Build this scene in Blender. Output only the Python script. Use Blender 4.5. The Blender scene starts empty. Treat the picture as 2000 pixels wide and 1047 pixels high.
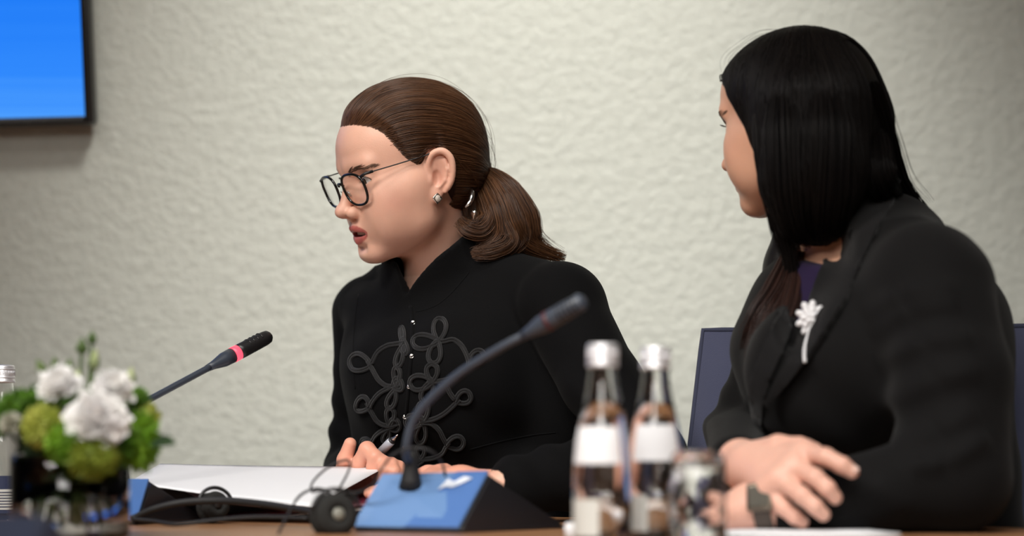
import bpy, bmesh, math, random
import numpy as np
from mathutils import Vector, Matrix
from mathutils.bvhtree import BVHTree

S = bpy.context.scene
C = S.collection
rng = np.random.default_rng(7)
random.seed(7)
PI = math.pi

# ------------------------------------------------------------------ camera, world, lights, exposure
FP, HY, CZ = 4590.0, 850.0, 0.85          # focal length in pixels of a 2000 wide frame, horizon row, lens height
cam_d = bpy.data.cameras.new('camera')
cam_d.sensor_width = 36.0
cam_d.lens = FP / 2000 * 36
cam_d.shift_y = (HY - 523.5) / 2000
cam_d.clip_start = 0.05
cam_d.dof.use_dof = True
cam_d.dof.focus_distance = 2.86
cam_d.dof.aperture_fstop = 2.15
cam = bpy.data.objects.new('camera', cam_d)
cam.location = (0, 0, CZ)
cam.rotation_euler = (PI / 2, 0, 0)
C.objects.link(cam)
S.camera = cam
S.view_settings.view_transform = 'Standard'
S.view_settings.look = 'None'
S.view_settings.gamma = 1
S.view_settings.use_curve_mapping = False
S.view_settings.exposure = 0.0

w = bpy.data.worlds.new('world')
S.world = w
w.use_nodes = True
w.node_tree.nodes['Background'].inputs[0].default_value = (0.75, 0.8, 0.9, 1)
w.node_tree.nodes['Background'].inputs[1].default_value = 0.15

def area(name, loc, target, size, power, color, size_y=None, spread=None):
    d = bpy.data.lights.new(name, 'AREA')
    d.energy = power
    d.color = color
    d.shape = 'RECTANGLE'
    d.size = size
    d.size_y = size_y or size
    if spread: d.spread = spread
    o = bpy.data.objects.new(name, d)
    o.location = loc
    o.rotation_euler = (Vector(target) - Vector(loc)).to_track_quat('-Z', 'Y').to_euler()
    C.objects.link(o)
    return o

def spot(name, loc, target, power, color, angle, blend, radius):
    d = bpy.data.lights.new(name, 'SPOT')
    d.energy = power; d.color = color; d.spot_size = math.radians(angle); d.spot_blend = blend; d.shadow_soft_size = radius
    o = bpy.data.objects.new(name, d)
    o.location = loc
    o.rotation_euler = (Vector(target) - Vector(loc)).to_track_quat('-Z', 'Y').to_euler()
    C.objects.link(o)
    return o

spot('ceiling_lamp_key', (-1.15, 1.30, 2.6), (0.02, 2.66, 0.95), 235, (1.0, 0.95, 0.89), 54, 1.0, .45)
area('ceiling_lamp_row', (0.05, 0.95, 2.68), (0.05, 1.6, 0), 1.5, 40, (1.0, 0.97, 0.92), spread=1.65)
area('front_fill_lamp', (-0.55, -1.1, 2.62), (0.05, 2.75, 1.0), 1.4, 8, (1.0, 0.96, 0.91), spread=1.1)  # added fill behind the camera, lifts the dark neck under the jaw
spot('wall_washer_lamp', (0.02, 2.35, 2.68), (0.0, 3.5, 1.38), 176, (1.0, 0.975, 0.92), 54, 1.0, 0.2)

# ------------------------------------------------------------------ helpers
def P(px, py, Y):
    """A point on the photograph's sight line at depth Y (metres from the lens)."""
    return np.array([(px - 1000) / FP * Y, Y, CZ + (HY - py) / FP * Y])

def new_mat(name, col=(.5, .5, .5), rough=.5, metal=0, **kw):
    m = bpy.data.materials.new(name)
    m.use_nodes = True
    b = m.node_tree.nodes['Principled BSDF']
    b.inputs['Base Color'].default_value = (*col, 1)
    b.inputs['Roughness'].default_value = rough
    b.inputs['Metallic'].default_value = metal
    for k, v in kw.items():
        b.inputs[k.replace('_', ' ')].default_value = v
    return m

def nd(m, t, **kw):
    n = m.node_tree.nodes.new(t)
    for k, v in kw.items():
        setattr(n, k, v)
    return n

def lk(m, a, b): m.node_tree.links.new(a, b)

def bsdf(m): return m.node_tree.nodes['Principled BSDF']

def add_noise_color(m, c1, c2, scale, detail=4, coord='Object', stretch=None, lo=.35, hi=.65):
    tc = nd(m, 'ShaderNodeTexCoord')
    n = nd(m, 'ShaderNodeTexNoise'); n.inputs['Scale'].default_value = scale; n.inputs['Detail'].default_value = detail
    src = tc.outputs[coord]
    if stretch:
        mp = nd(m, 'ShaderNodeMapping'); mp.inputs['Scale'].default_value = stretch
        lk(m, src, mp.inputs[0]); src = mp.outputs[0]
    lk(m, src, n.inputs['Vector'])
    r = nd(m, 'ShaderNodeValToRGB')
    r.color_ramp.elements[0].position = lo; r.color_ramp.elements[0].color = (*c1, 1)
    r.color_ramp.elements[1].position = hi; r.color_ramp.elements[1].color = (*c2, 1)
    lk(m, n.outputs[0], r.inputs[0]); lk(m, r.outputs[0], bsdf(m).inputs['Base Color'])
    return n

def add_bump(m, scale, strength, dist=.002, detail=3, coord='Object', stretch=None):
    tc = nd(m, 'ShaderNodeTexCoord')
    n = nd(m, 'ShaderNodeTexNoise'); n.inputs['Scale'].default_value = scale; n.inputs['Detail'].default_value = detail
    src = tc.outputs[coord]
    if stretch:
        mp = nd(m, 'ShaderNodeMapping'); mp.inputs['Scale'].default_value = stretch
        lk(m, src, mp.inputs[0]); src = mp.outputs[0]
    lk(m, src, n.inputs['Vector'])
    b = nd(m, 'ShaderNodeBump'); b.inputs['Strength'].default_value = strength; b.inputs['Distance'].default_value = dist
    lk(m, n.outputs[0], b.inputs['Height']); lk(m, b.outputs[0], bsdf(m).inputs['Normal'])
    return n

def mesh_obj(name, verts, faces, mat, parent=None, smooth=True, cols=None):
    me = bpy.data.meshes.new(name)
    verts = np.asarray(verts, dtype=np.float32)
    if isinstance(faces, np.ndarray):
        n, k = faces.shape
        me.vertices.add(len(verts)); me.vertices.foreach_set('co', verts.ravel())
        me.loops.add(n * k); me.loops.foreach_set('vertex_index', faces.astype(np.int32).ravel())
        me.polygons.add(n)
        me.polygons.foreach_set('loop_start', np.arange(0, n * k, k, dtype=np.int32))
        me.update(calc_edges=True); me.validate()
    else:
        me.from_pydata([tuple(map(float, v)) for v in verts], [], [tuple(int(i) for i in f) for f in faces])
        me.update()
    if smooth:
        me.polygons.foreach_set('use_smooth', np.ones(len(me.polygons), dtype=bool))
    if cols is not None:
        a = me.color_attributes.new('tint', 'FLOAT_COLOR', 'POINT')
        c4 = np.ones((len(verts), 4), dtype=np.float32); c4[:, :3] = cols
        a.data.foreach_set('color', c4.ravel())
    if mat: me.materials.append(mat)
    o = bpy.data.objects.new(name, me)
    C.objects.link(o)
    if parent: 
        o.parent = parent
        o.matrix_parent_inverse = parent.matrix_basis.inverted()
    return o

def bm_obj(name, bm, mat, parent=None, smooth=False, auto=None):
    me = bpy.data.meshes.new(name)
    bmesh.ops.recalc_face_normals(bm, faces=bm.faces)
    bm.to_mesh(me); bm.free()
    if smooth:
        me.polygons.foreach_set('use_smooth', np.ones(len(me.polygons), dtype=bool))
        if auto: me.set_sharp_from_angle(angle=math.radians(auto))
    for m in (mat if isinstance(mat, (list, tuple)) else [mat]): me.materials.append(m)
    o = bpy.data.objects.new(name, me)
    C.objects.link(o)
    if parent:
        o.parent = parent
        o.matrix_parent_inverse = parent.matrix_basis.inverted()
    return o

def tag(o, label, cat, group=None, kind=None):
    o['label'] = label; o['category'] = cat
    if group: o['group'] = group
    if kind: o['kind'] = kind
    return o

def empty(name, loc, label, cat, group=None):
    o = bpy.data.objects.new(name, None)
    o.location = [float(v) for v in loc]; o.empty_display_size = .05
    C.objects.link(o)
    return tag(o, label, cat, group)

def box_bm(bm, lo, hi, bevel=0, seg=2):
    r = bmesh.ops.create_cube(bm, size=1)
    vs = r['verts']
    for v in vs:
        v.co = Vector([lo[i] + (v.co[i] + .5) * (hi[i] - lo[i]) for i in range(3)])
    if bevel:
        es = list({e for v in vs for e in v.link_edges})
        bmesh.ops.bevel(bm, geom=es, offset=bevel, segments=seg, affect='EDGES', profile=.5)

def box_obj(name, lo, hi, mat, parent=None, bevel=0, seg=2):
    bm = bmesh.new(); box_bm(bm, lo, hi, bevel, seg)
    return bm_obj(name, bm, mat, parent, smooth=bevel > 0, auto=40 if bevel else None)

def lathe(profile, center, n=48, axis=None):
    """profile [(radius, height)...] turned about an axis through center; returns verts, faces."""
    prof = np.array(profile, float)
    a = np.linspace(0, 2 * PI, n, endpoint=False)
    V = np.zeros((len(prof), n, 3))
    V[:, :, 0] = prof[:, :1] * np.cos(a); V[:, :, 1] = prof[:, :1] * np.sin(a); V[:, :, 2] = prof[:, 1:2]
    V = V.reshape(-1, 3)
    if axis is not None:
        q = Vector((0, 0, 1)).rotation_difference(Vector(axis)).to_matrix()
        V = V @ np.array(q).T
    V = V + np.array(center)
    i = np.arange(len(prof) - 1)[:, None] * n; j = np.arange(n)[None]; j2 = (j + 1) % n
    F = np.stack([i + j, i + j2, i + n + j2, i + n + j], -1).reshape(-1, 4)
    return V, F

def lathe_obj(name, profile, center, mat, parent=None, n=48, axis=None):
    V, F = lathe(profile, center, n, axis)
    return mesh_obj(name, V, F, mat, parent)

def catmull(pts, per=10, closed=False):
    p = np.asarray(pts, float)
    if closed: q = np.vstack([p[-1], p, p[0], p[1]])
    else: q = np.vstack([2 * p[0] - p[1], p, 2 * p[-1] - p[-2]])
    out = []
    t = np.linspace(0, 1, per, endpoint=False)[:, None]
    for i in range(1, len(q) - 2):
        a, b, c, d = q[i - 1], q[i], q[i + 1], q[i + 2]
        out.append(.5 * (2 * b + (c - a) * t + (2 * a - 5 * b + 4 * c - d) * t ** 2 + (3 * b - a - 3 * c + d) * t ** 3))
    out = np.vstack(out)
    if not closed: out = np.vstack([out, q[-2]])
    return out

def tube(path, rad, sides=8, closed=False, caps=True):
    p = np.asarray(path, float); n = len(p)
    r = np.broadcast_to(np.asarray(rad, float), (n,)) if np.ndim(rad) == 0 else np.interp(np.linspace(0, 1, n), np.linspace(0, 1, len(rad)), rad)
    if closed: t = np.roll(p, -1, 0) - np.roll(p, 1, 0)
    else: t = np.gradient(p, axis=0)
    t /= np.linalg.norm(t, axis=1, keepdims=True) + 1e-12
    nrm = np.zeros_like(p)
    a = np.array([0, 0, 1.]) if abs(t[0][2]) < .9 else np.array([1., 0, 0])
    v = a - t[0] * (a @ t[0]); v /= np.linalg.norm(v)
    for i in range(n):
        v = v - t[i] * (v @ t[i]); v /= np.linalg.norm(v) + 1e-12
        nrm[i] = v
    bi = np.cross(t, nrm)
    ang = np.linspace(0, 2 * PI, sides, endpoint=False)
    V = p[:, None] + r[:, None, None] * (np.cos(ang)[None, :, None] * nrm[:, None] + np.sin(ang)[None, :, None] * bi[:, None])
    V = V.reshape(-1, 3)
    m = n if closed else n - 1
    i = np.arange(m)[:, None]; j = np.arange(sides)[None]; j2 = (j + 1) % sides; i2 = (i + 1) % n
    F = np.stack([i * sides + j, i * sides + j2, i2 * sides + j2, i2 * sides + j], -1).reshape(-1, 4)
    return V, F

def tubes_obj(name, paths, mat, parent=None, sides=8):
    """paths: list of (points, radius, closed)."""
    VV, FF, off = [], [], 0
    for pts, r, cl in paths:
        V, F = tube(pts, r, sides, cl)
        if not cl:                                   # end caps
            n = len(V) // sides
            V = np.vstack([V, V[:sides].mean(0), V[-sides:].mean(0)])
            k = len(V)
            j = np.arange(sides); j2 = (j + 1) % sides
            c1 = np.stack([np.full(sides, k - 2), j2, j, j], -1)
            c2 = np.stack([np.full(sides, k - 1), (n - 1) * sides + j, (n - 1) * sides + j2, (n - 1) * sides + j2], -1)
            tri = np.vstack([c1, c2])
        else: tri = np.zeros((0, 4), int)
        VV.append(V); FF += [tuple(f) for f in (F + off)] + [tuple(f[:3]) for f in (tri + off)]
        off += len(V)
    return mesh_obj(name, np.vstack(VV), FF, mat, parent)

# ------------------------------------------------------------------ implicit surfaces
def smin(a, b, k):
    h = np.maximum(k - np.abs(a - b), 0) / k
    return np.minimum(a, b) - h * h * k * .25
def smax(a, b, k): return -smin(-a, -b, k)
def sph(p, c, r): return np.linalg.norm(p - np.asarray(c), axis=1) - r
def ell(p, c, rad, R=None):
    q = p - np.asarray(c)
    if R is not None: q = q @ R
    rad = np.asarray(rad, float)
    k0 = np.linalg.norm(q / rad, axis=1); k1 = np.linalg.norm(q / rad ** 2, axis=1)
    return np.where(k1 < 1e-9, -rad.min(), k0 * (k0 - 1) / np.maximum(k1, 1e-9))
def cone(p, a, b, ra, rb):
    a = np.asarray(a, float); b = np.asarray(b, float)
    ba = b - a; pa = p - a
    h = np.clip(pa @ ba / (ba @ ba), 0, 1)
    return np.linalg.norm(pa - h[:, None] * ba, axis=1) - (ra + (rb - ra) * h)
def chain(p, pts, rr, k=.004):
    d = None
    for i in range(len(pts) - 1):
        e = cone(p, pts[i], pts[i + 1], rr[i], rr[i + 1])
        d = e if d is None else smin(d, e, k)
    return d
def rot(ax, deg):
    return np.array(Matrix.Rotation(math.radians(deg), 3, ax))

def surface_nets(fn, lo, hi, h, coarse=4, relax=1, pad=2.2):
    lo = np.asarray(lo, float); hi = np.asarray(hi, float)
    n = (np.ceil((hi - lo) / (h * coarse)).astype(int)) * coarse + 1
    cs = [np.arange(0, n[i], coarse) for i in range(3)]
    g = np.stack(np.meshgrid(*cs, indexing='ij'), -1).reshape(-1, 3)
    fc = fn(lo + g * h).reshape([len(c) for c in cs])
    # nearest coarse value everywhere, exact value near the surface
    full = np.repeat(np.repeat(np.repeat(fc, coarse, 0), coarse, 1), coarse, 2)
    s = coarse // 2
    full = full[s:s + n[0], s:s + n[1], s:s + n[2]]
    if full.shape != tuple(n):
        full = np.pad(full, [(0, n[i] - full.shape[i]) for i in range(3)], mode='edge')
    full = full.copy()
    m = np.abs(full) < h * coarse * pad
    idx = np.argwhere(m)
    vals = np.empty(len(idx))
    for a in range(0, len(idx), 400000):
        vals[a:a + 400000] = fn(lo + idx[a:a + 400000] * h)
    full[m] = vals
    f = full
    ins = f < 0
    c = np.zeros(np.array(f.shape) - 1, dtype=np.int8)
    for dx in (0, 1):
        for dy in (0, 1):
            for dz in (0, 1):
                c += ins[dx:dx + c.shape[0], dy:dy + c.shape[1], dz:dz + c.shape[2]]
    act = np.argwhere((c > 0) & (c < 8))
    acc = np.zeros((len(act), 3)); cnt = np.zeros(len(act))
    corners = [(x, y, z) for x in (0, 1) for y in (0, 1) for z in (0, 1)]
    for c0 in corners:
        for ax in range(3):
            if c0[ax]: continue
            c1 = list(c0); c1[ax] = 1
            f0 = f[act[:, 0] + c0[0], act[:, 1] + c0[1], act[:, 2] + c0[2]]
            f1 = f[act[:, 0] + c1[0], act[:, 1] + c1[1], act[:, 2] + c1[2]]
            sc = (f0 < 0) != (f1 < 0)
            t = np.where(sc, f0 / np.where(sc, f0 - f1, 1), 0)
            pt = np.tile(np.array(c0, float), (len(act), 1)); pt[:, ax] = t
            acc[sc] += pt[sc]; cnt[sc] += 1
    V = lo + (act + acc / cnt[:, None]) * h
    ids = np.full(c.shape, -1, dtype=np.int32)
    ids[act[:, 0], act[:, 1], act[:, 2]] = np.arange(len(act))
    F = []
    for ax in range(3):
        sl0 = [slice(None)] * 3; sl1 = [slice(None)] * 3
        sl0[ax] = slice(0, -1); sl1[ax] = slice(1, None)
        a0 = ins[tuple(sl0)]; a1 = ins[tuple(sl1)]
        e = np.argwhere(a0 != a1)
        u, v = [(1, 2), (2, 0), (0, 1)][ax]
        ok = (e[:, u] > 0) & (e[:, v] > 0) & (e[:, u] < c.shape[u]) & (e[:, v] < c.shape[v])
        e = e[ok]
        def at(du, dv):
            q = e.copy(); q[:, u] -= du; q[:, v] -= dv
            return ids[q[:, 0], q[:, 1], q[:, 2]]
        quad = np.stack([at(1, 1), at(0, 1), at(0, 0), at(1, 0)], -1)
        fl = ~a0[e[:, 0], e[:, 1], e[:, 2]]
        quad[fl] = quad[fl][:, ::-1]
        F.append(quad[(quad >= 0).all(1)])
    F = np.vstack(F)
    for _ in range(relax):                            # settle the vertices on the surface
        ep = h * .25
        g0 = fn(V)
        G = np.stack([fn(V + np.eye(3)[i] * ep) - g0 for i in range(3)], -1) / ep
        gn = np.maximum((G ** 2).sum(1, keepdims=True), .05)
        step = G / gn * g0[:, None]
        ln = np.linalg.norm(step, axis=1, keepdims=True)
        V = V - step * np.minimum(1, h * .5 / np.maximum(ln, 1e-9))
    return V, F

class Frame:
    """A head's own axes: x to the person's right, y forward, z up."""
    def __init__(s, origin, yaw, pitch=0, roll=0, k=1.0):
        s.k = k
        t = math.radians(yaw)
        d = np.array([-math.sin(t), -math.cos(t), 0]); r = np.array([-math.cos(t), math.sin(t), 0])
        B = np.stack([r, d, [0, 0, 1]], 1)
        s.R = B @ rot('X', -pitch) @ rot('Y', roll)
        s.o = np.asarray(origin, float)
    def w(s, p): return np.asarray(p, float) * s.k @ s.R.T + s.o
    def l(s, p): return (np.asarray(p, float) - s.o) @ s.R / s.k

def hair_curves(name, strands, r0, r1, mat, parent=None):
    cv = bpy.data.hair_curves.new(name)
    sizes = [len(s) for s in strands]
    cv.add_curves(sizes)
    pos = np.vstack(strands).astype(np.float32)
    cv.attributes['position'].data.foreach_set('vector', pos.ravel())
    ra = cv.attributes.get('radius') or cv.attributes.new('radius', 'FLOAT', 'POINT')
    rr = np.concatenate([r0 + (r1 - r0) * np.linspace(0, 1, n) ** 2 for n in sizes]).astype(np.float32)
    ra.data.foreach_set('value', rr)
    cv.materials.append(mat)
    o = bpy.data.objects.new(name, cv)
    C.objects.link(o)
    if parent:
        o.parent = parent
        o.matrix_parent_inverse = parent.matrix_basis.inverted()
    return o

def bvh_of(V, F): return BVHTree.FromPolygons([Vector(v) for v in V], [list(map(int, f)) for f in F])

def drop(bvh, px, py, off=0.0, fallback=2.8):
    """The point of a built surface met by the sight line through a pixel, lifted by off along its normal."""
    d = Vector(P(px, py, 1.0) - np.array([0, 0, CZ])).normalized()
    hit, nrm, _, dist = bvh.ray_cast(Vector((0, 0, CZ)), d)
    if hit is None: return None
    if nrm.dot(d) > 0: nrm = -nrm
    return np.array(hit + nrm * off)

# ------------------------------------------------------------------ materials
def cloth_mat(name, col, rough=.85, sheen=.15, scale=900, col2=None):
    m = new_mat(name, col, rough)
    bsdf(m).inputs['Sheen Weight'].default_value = sheen
    bsdf(m).inputs['Sheen Roughness'].default_value = .5
    bsdf(m).inputs['Specular IOR Level'].default_value = .08
    add_bump(m, scale, .35, .001, 2)
    if col2: add_noise_color(m, col, col2, 6, 3)
    return m

M = {}
M['wall'] = new_mat('stucco', (.62, .595, .52), .9)
add_noise_color(M['wall'], (.635, .65, .585), (.68, .695, .63), 60, 5, lo=.3, hi=.6)
nb = add_bump(M['wall'], 62, .42, .010, 5)
M['paint'] = new_mat('grey_paint', (.26, .25, .235), .8)
M['ceiling'] = new_mat('ceiling_paint', (.5, .5, .48), .9)
M['carpet'] = new_mat('carpet', (.16, .15, .15), .95)
add_noise_color(M['carpet'], (.12, .11, .115), (.2, .19, .19), 120)
M['wood'] = new_mat('oiled_wood', (.3, .15, .07), .38)
add_noise_color(M['wood'], (.20, .095, .045), (.34, .17, .075), 9, 6, stretch=(1, 9, 9))
M['skin'] = new_mat('skin', (.6, .36, .28), .45)
def skin_setup(m):
    b = bsdf(m)
    at = nd(m, 'ShaderNodeVertexColor'); at.layer_name = 'tint'
    tc = nd(m, 'ShaderNodeTexCoord')
    n = nd(m, 'ShaderNodeTexNoise'); n.inputs['Scale'].default_value = 60; n.inputs['Detail'].default_value = 5
    lk(m, tc.outputs['Object'], n.inputs['Vector'])
    mr = nd(m, 'ShaderNodeMapRange'); mr.inputs[3].default_value = .93; mr.inputs[4].default_value = 1.05
    lk(m, n.outputs[0], mr.inputs[0])
    mx = nd(m, 'ShaderNodeVectorMath', operation='MULTIPLY')
    lk(m, at.outputs['Color'], mx.inputs[0]); lk(m, mr.outputs[0], mx.inputs[1])
    lk(m, mx.outputs[0], b.inputs['Base Color'])
    b.inputs['Subsurface Weight'].default_value = .12
    b.inputs['Subsurface Radius'].default_value = (1, .35, .2)
    b.inputs['Subsurface Scale'].default_value = .006
    b.inputs['Specular IOR Level'].default_value = .4
    n2 = nd(m, 'ShaderNodeTexNoise'); n2.inputs['Scale'].default_value = 700; n2.inputs['Detail'].default_value = 2
    lk(m, tc.outputs['Object'], n2.inputs['Vector'])
    bp = nd(m, 'ShaderNodeBump'); bp.inputs['Strength'].default_value = .12; bp.inputs['Distance'].default_value = .001
    lk(m, n2.outputs[0], bp.inputs['Height']); lk(m, bp.outputs[0], b.inputs['Normal'])
skin_setup(M['skin'])

def hair_mat(name, c1, c2, rough=.32, spec=.5):
    m = new_mat(name, c1, rough)
    hi = nd(m, 'ShaderNodeHairInfo')
    mx = nd(m, 'ShaderNodeMix', data_type='RGBA')
    mx.inputs[6].default_value = (*c1, 1); mx.inputs[7].default_value = (*c2, 1)
    lk(m, hi.outputs['Random'], mx.inputs[0])
    lk(m, mx.outputs[2], bsdf(m).inputs['Base Color'])
    bsdf(m).inputs['Specular IOR Level'].default_value = spec
    return m
M['hair_brown'] = hair_mat('brown_hair', (.028, .0115, .0055), (.12, .052, .022), .40, .35)
M['hair_root'] = new_mat('brown_hair_mass', (.030, .013, .0065), .55, Specular_IOR_Level=.25)
M['hair_black'] = hair_mat('black_hair', (.0028, .0023, .0024), (.007, .0055, .005), .45, .10)
M['hair_black_mass'] = new_mat('black_hair_mass', (.005, .004, .004), .5, Specular_IOR_Level=.25)
M['hair_dark_brown'] = hair_mat('dark_brown_hair', (.012, .006, .005), (.045, .02, .015), .4, .3)
M['brow'] = new_mat('brow_hair', (.12, .066, .042), .6)
M['lash'] = new_mat('lash_hair', (.01, .008, .008), .6)
M['black_cloth'] = cloth_mat('black_wool', (.0036, .0036, .0040), .85, .02)
M['black_cloth2'] = cloth_mat('black_suiting', (.0052, .005, .0052), .8, .05)
M['lapel'] = cloth_mat('black_lapel_cloth', (.0068, .0066, .007), .7, .08)
M['braid'] = cloth_mat('black_soutache_cord', (.014, .014, .015), .6, .2, 1500)
M['purple'] = cloth_mat('purple_jersey', (.016, .009, .034), .85, .1)
M['chrome'] = new_mat('polished_silver', (.8, .79, .77), .18, 1)
M['steel'] = new_mat('brushed_steel', (.55, .55, .56), .32, 1)
M['pearl'] = new_mat('pearl_stone', (.75, .68, .6), .15)
M['white_eye'] = new_mat('eye_white', (.72, .67, .64), .15)
M['iris'] = new_mat('iris_brown', (.05, .032, .018), .1)
M['pupil'] = new_mat('pupil', (.004, .004, .004), .05)
M['teeth'] = new_mat('tooth_enamel', (.78, .72, .62), .25)
M['mouth'] = new_mat('mouth_inside', (.10, .02, .02), .5)
M['black_plastic'] = new_mat('black_plastic', (.012, .012, .013), .4)
M['gloss_black'] = new_mat('gloss_black_acetate', (.006, .006, .006), .12)
M['rubber'] = new_mat('black_rubber', (.012, .012, .013), .65)
add_bump(M['rubber'], 300, .2)
M['foam'] = new_mat('black_foam', (.012, .012, .011), .95)
add_bump(M['foam'], 420, .8, .002)
M['paper'] = new_mat('white_paper', (.83, .84, .87), .8)
M['lilac_paper'] = new_mat('lilac_paper', (.30, .23, .28), .8)
M['burgundy'] = new_mat('burgundy_leather', (.12, .008, .026), .4)
add_bump(M['burgundy'], 260, .3)

# ------------------------------------------------------------------ the room
def struct(o): o['kind'] = 'structure'; return o
WY = 3.50
struct(box_obj('wall_back', (-3.2, WY, 0), (3.2, WY + .12, 2.75), M['wall']))
struct(box_obj('wall_left', (-3.32, -2.6, 0), (-3.2, WY + .12, 2.75), M['paint']))
struct(box_obj('wall_right', (3.2, -2.6, 0), (3.32, WY + .12, 2.75), M['paint']))
struct(box_obj('wall_front', (-3.32, -2.72, 0), (3.32, -2.6, 2.75), M['paint']))
struct(box_obj('floor', (-3.32, -2.72, -.1), (3.32, WY + .12, 0), M['carpet']))
struct(box_obj('ceiling', (-3.32, -2.72, 2.75), (3.32, WY + .12, 2.85), M['ceiling']))
struct(box_obj('baseboard_back', (-3.2, WY - .015, 0), (3.2, WY, .09), M['paint'], bevel=.003))

# ------------------------------------------------------------------ people: heads, hands, clothes
def head_sdf(q, open_mouth=True):
    """Face, skull, ears and upper neck of a woman in head axes (x right, y forward, z up; origin between the eyes' level and the ear axis)."""
    x = np.abs(q[:, 0]); s = np.stack([x, q[:, 1], q[:, 2]], 1)       # mirror
    y = q[:, 1]; z = q[:, 2]
    d = ell(q, (0, -.006, .026), (.0715, .0925, .073))
    d = smin(d, ell(q, (0, .022, .030), (.063, .0655, .058)), .02)
    d = smin(d, ell(q, (0, .030, -.035), (.056, .054, .076)), .03)
    d = smin(d, cone(s, (.043, .012, -.064), (.012, .0675, -.0972), .014, .0125), .034)      # jaw
    d = smin(d, cone(s, (.050, .006, -.02), (.043, .014, -.064), .016, .014), .03)
    d = smin(d, ell(q, (0, .0712, -.0985), (.0175, .0160, .0145)), .014)                       # chin
    d = smin(d, cone(s, (.040, .056, -.031), (.055, .026, -.024), .016, .013), .03)            # cheekbone
    d = smin(d, ell(s, (.038, .028, -.046), (.0235, .036, .040)), .025)
    d = smin(d, ell(s, (.034, .054, -.056), (.022, .024, .028)), .022)
    d = smin(d, cone(s, (.041, .070, .0145), (.010, .081, .0125), .0085, .0085), .013)        # brow
    d = smin(d, ell(q, (0, .066, -.066), (.031, .0240, .021)), .014)                           # muzzle
    d = smax(d, -ell(s, (.0335, .0885, -.0062), (.0190, .0195, .0118)), .012)                  # sockets
    d = smin(d, ell(s, (.0325, .0660, -.0075), (.0145, .0128, .0120)), .006)                  # lids
    # nose
    d = smin(d, cone(q, (0, .0785, .006), (0, .0985, -.037), .0058, .0072), .011)
    d = smin(d, ell(q, (0, .1025, -.0415), (.0088, .0092, .0080)), .008)
    d = smin(d, ell(s, (.0126, .0905, -.0445), (.0068, .0108, .0080)), .005)
    d = smin(d, cone(q, (0, .099, -.047), (0, .089, -.053), .0036, .005), .005)
    d = smax(d, -ell(s, (.0064, .0945, -.0525), (.0032, .0058, .0042)), .003)
    # philtrum, lips
    d = smax(d, -cone(q, (0, .0985, -.054), (0, .0975, -.061), .0016, .002), .005)
    up = chain(s, [(.0258, .0710, -.0712), (.0135, .0848, -.0668), (.0042, .0895, -.0648), (0, .0892, -.0658)], [.0024, .0043, .0047, .0046], .003)
    dn_z = -.0822 if open_mouth else -.0785
    lo = chain(s, [(.0258, .0710, -.0722), (.0138, .0815, dn_z + .002), (0, .0852, dn_z)], [.0024, .0050, .0060], .003)
    d = smax(d, -cone(q, (-.010, .0852, dn_z - .0105), (.010, .0852, dn_z - .0105), .0030, .0030), .010)
    d = smin(d, up, .0045); d = smin(d, lo, .0045)
    if open_mouth:
        d = smax(d, -ell(q, (0, .0835, -.0737), (.0215, .019, .0034)), .0022)
    else:
        d = smax(d, -ell(q, (0, .091, -.0718), (.023, .010, .0009)), .0022)
    # eye openings
    ex = (x - .0320); ez = z + .0070 - ex * .06
    hgt = np.where(ez > 0, .0056, .0042) * np.maximum(1 - (ex / .0138) ** 2, 0)
    slit = np.maximum(np.abs(ez) - hgt, .0675 - y)
    slit = np.maximum(slit, np.abs(ex) - .0136)
    d = smax(d, -slit, .0012)
    # ear
    a = math.radians(24)
    e = s - np.array([.0745, -.010, -.016])
    eo = np.stack([e[:, 0] * math.cos(a) + e[:, 1] * math.sin(a), -e[:, 0] * math.sin(a) + e[:, 1] * math.cos(a), e[:, 2]], 1)
    ct, st = math.cos(math.radians(10)), math.sin(math.radians(10))
    eo = np.stack([eo[:, 0], eo[:, 1] * ct + eo[:, 2] * st, -eo[:, 1] * st + eo[:, 2] * ct], 1)
    near = (x > .05) & (np.abs(z + .016) < .05) & (np.abs(y + .01) < .045)
    if near.any():
        E = eo[near]
        ear = ell(E, (0, 0, .003), (.0058, .0165, .0275))
        ear = smin(ear, ell(E, (.000, .006, -.0255), (.0050, .0088, .0100)), .006)
        rim = RIM = [(.001, .011, .000), (.004, .014, .014), (.006, .009, .027), (.0075, -.003, .0315), (.0075, -.0135, .024), (.007, -.0170, .010), (.0055, -.0155, -.006), (.003, -.008, -.020)]
        ear = smax(ear, -ell(E, (.0085, .001, .004), (.0058, .0100, .018)), .003)
        ear = smin(ear, chain(E, catmull(rim, 3), list(np.interp(np.linspace(0, 7, 22), range(8), [.0022, .0027, .003, .0032, .0032, .003, .0028, .0028])), .004), .0025)
        ear = smin(ear, chain(E, [(.003, -.007, .02), (.0045, -.010, .008), (.004, -.0075, -.006), (.003, .000, -.014)], [.0022, .0028, .0028, .0024], .002), .0025)
        ear = smin(ear, ell(E, (.003, .0115, -.006), (.0035, .0040, .0065)), .003)                # tragus
        ear = smax(ear, -ell(E, (.0052, .003, -.003), (.0062, .0062, .0105)), .002)
        d[near] = smin(d[near], ear, .004)
    return d

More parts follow.
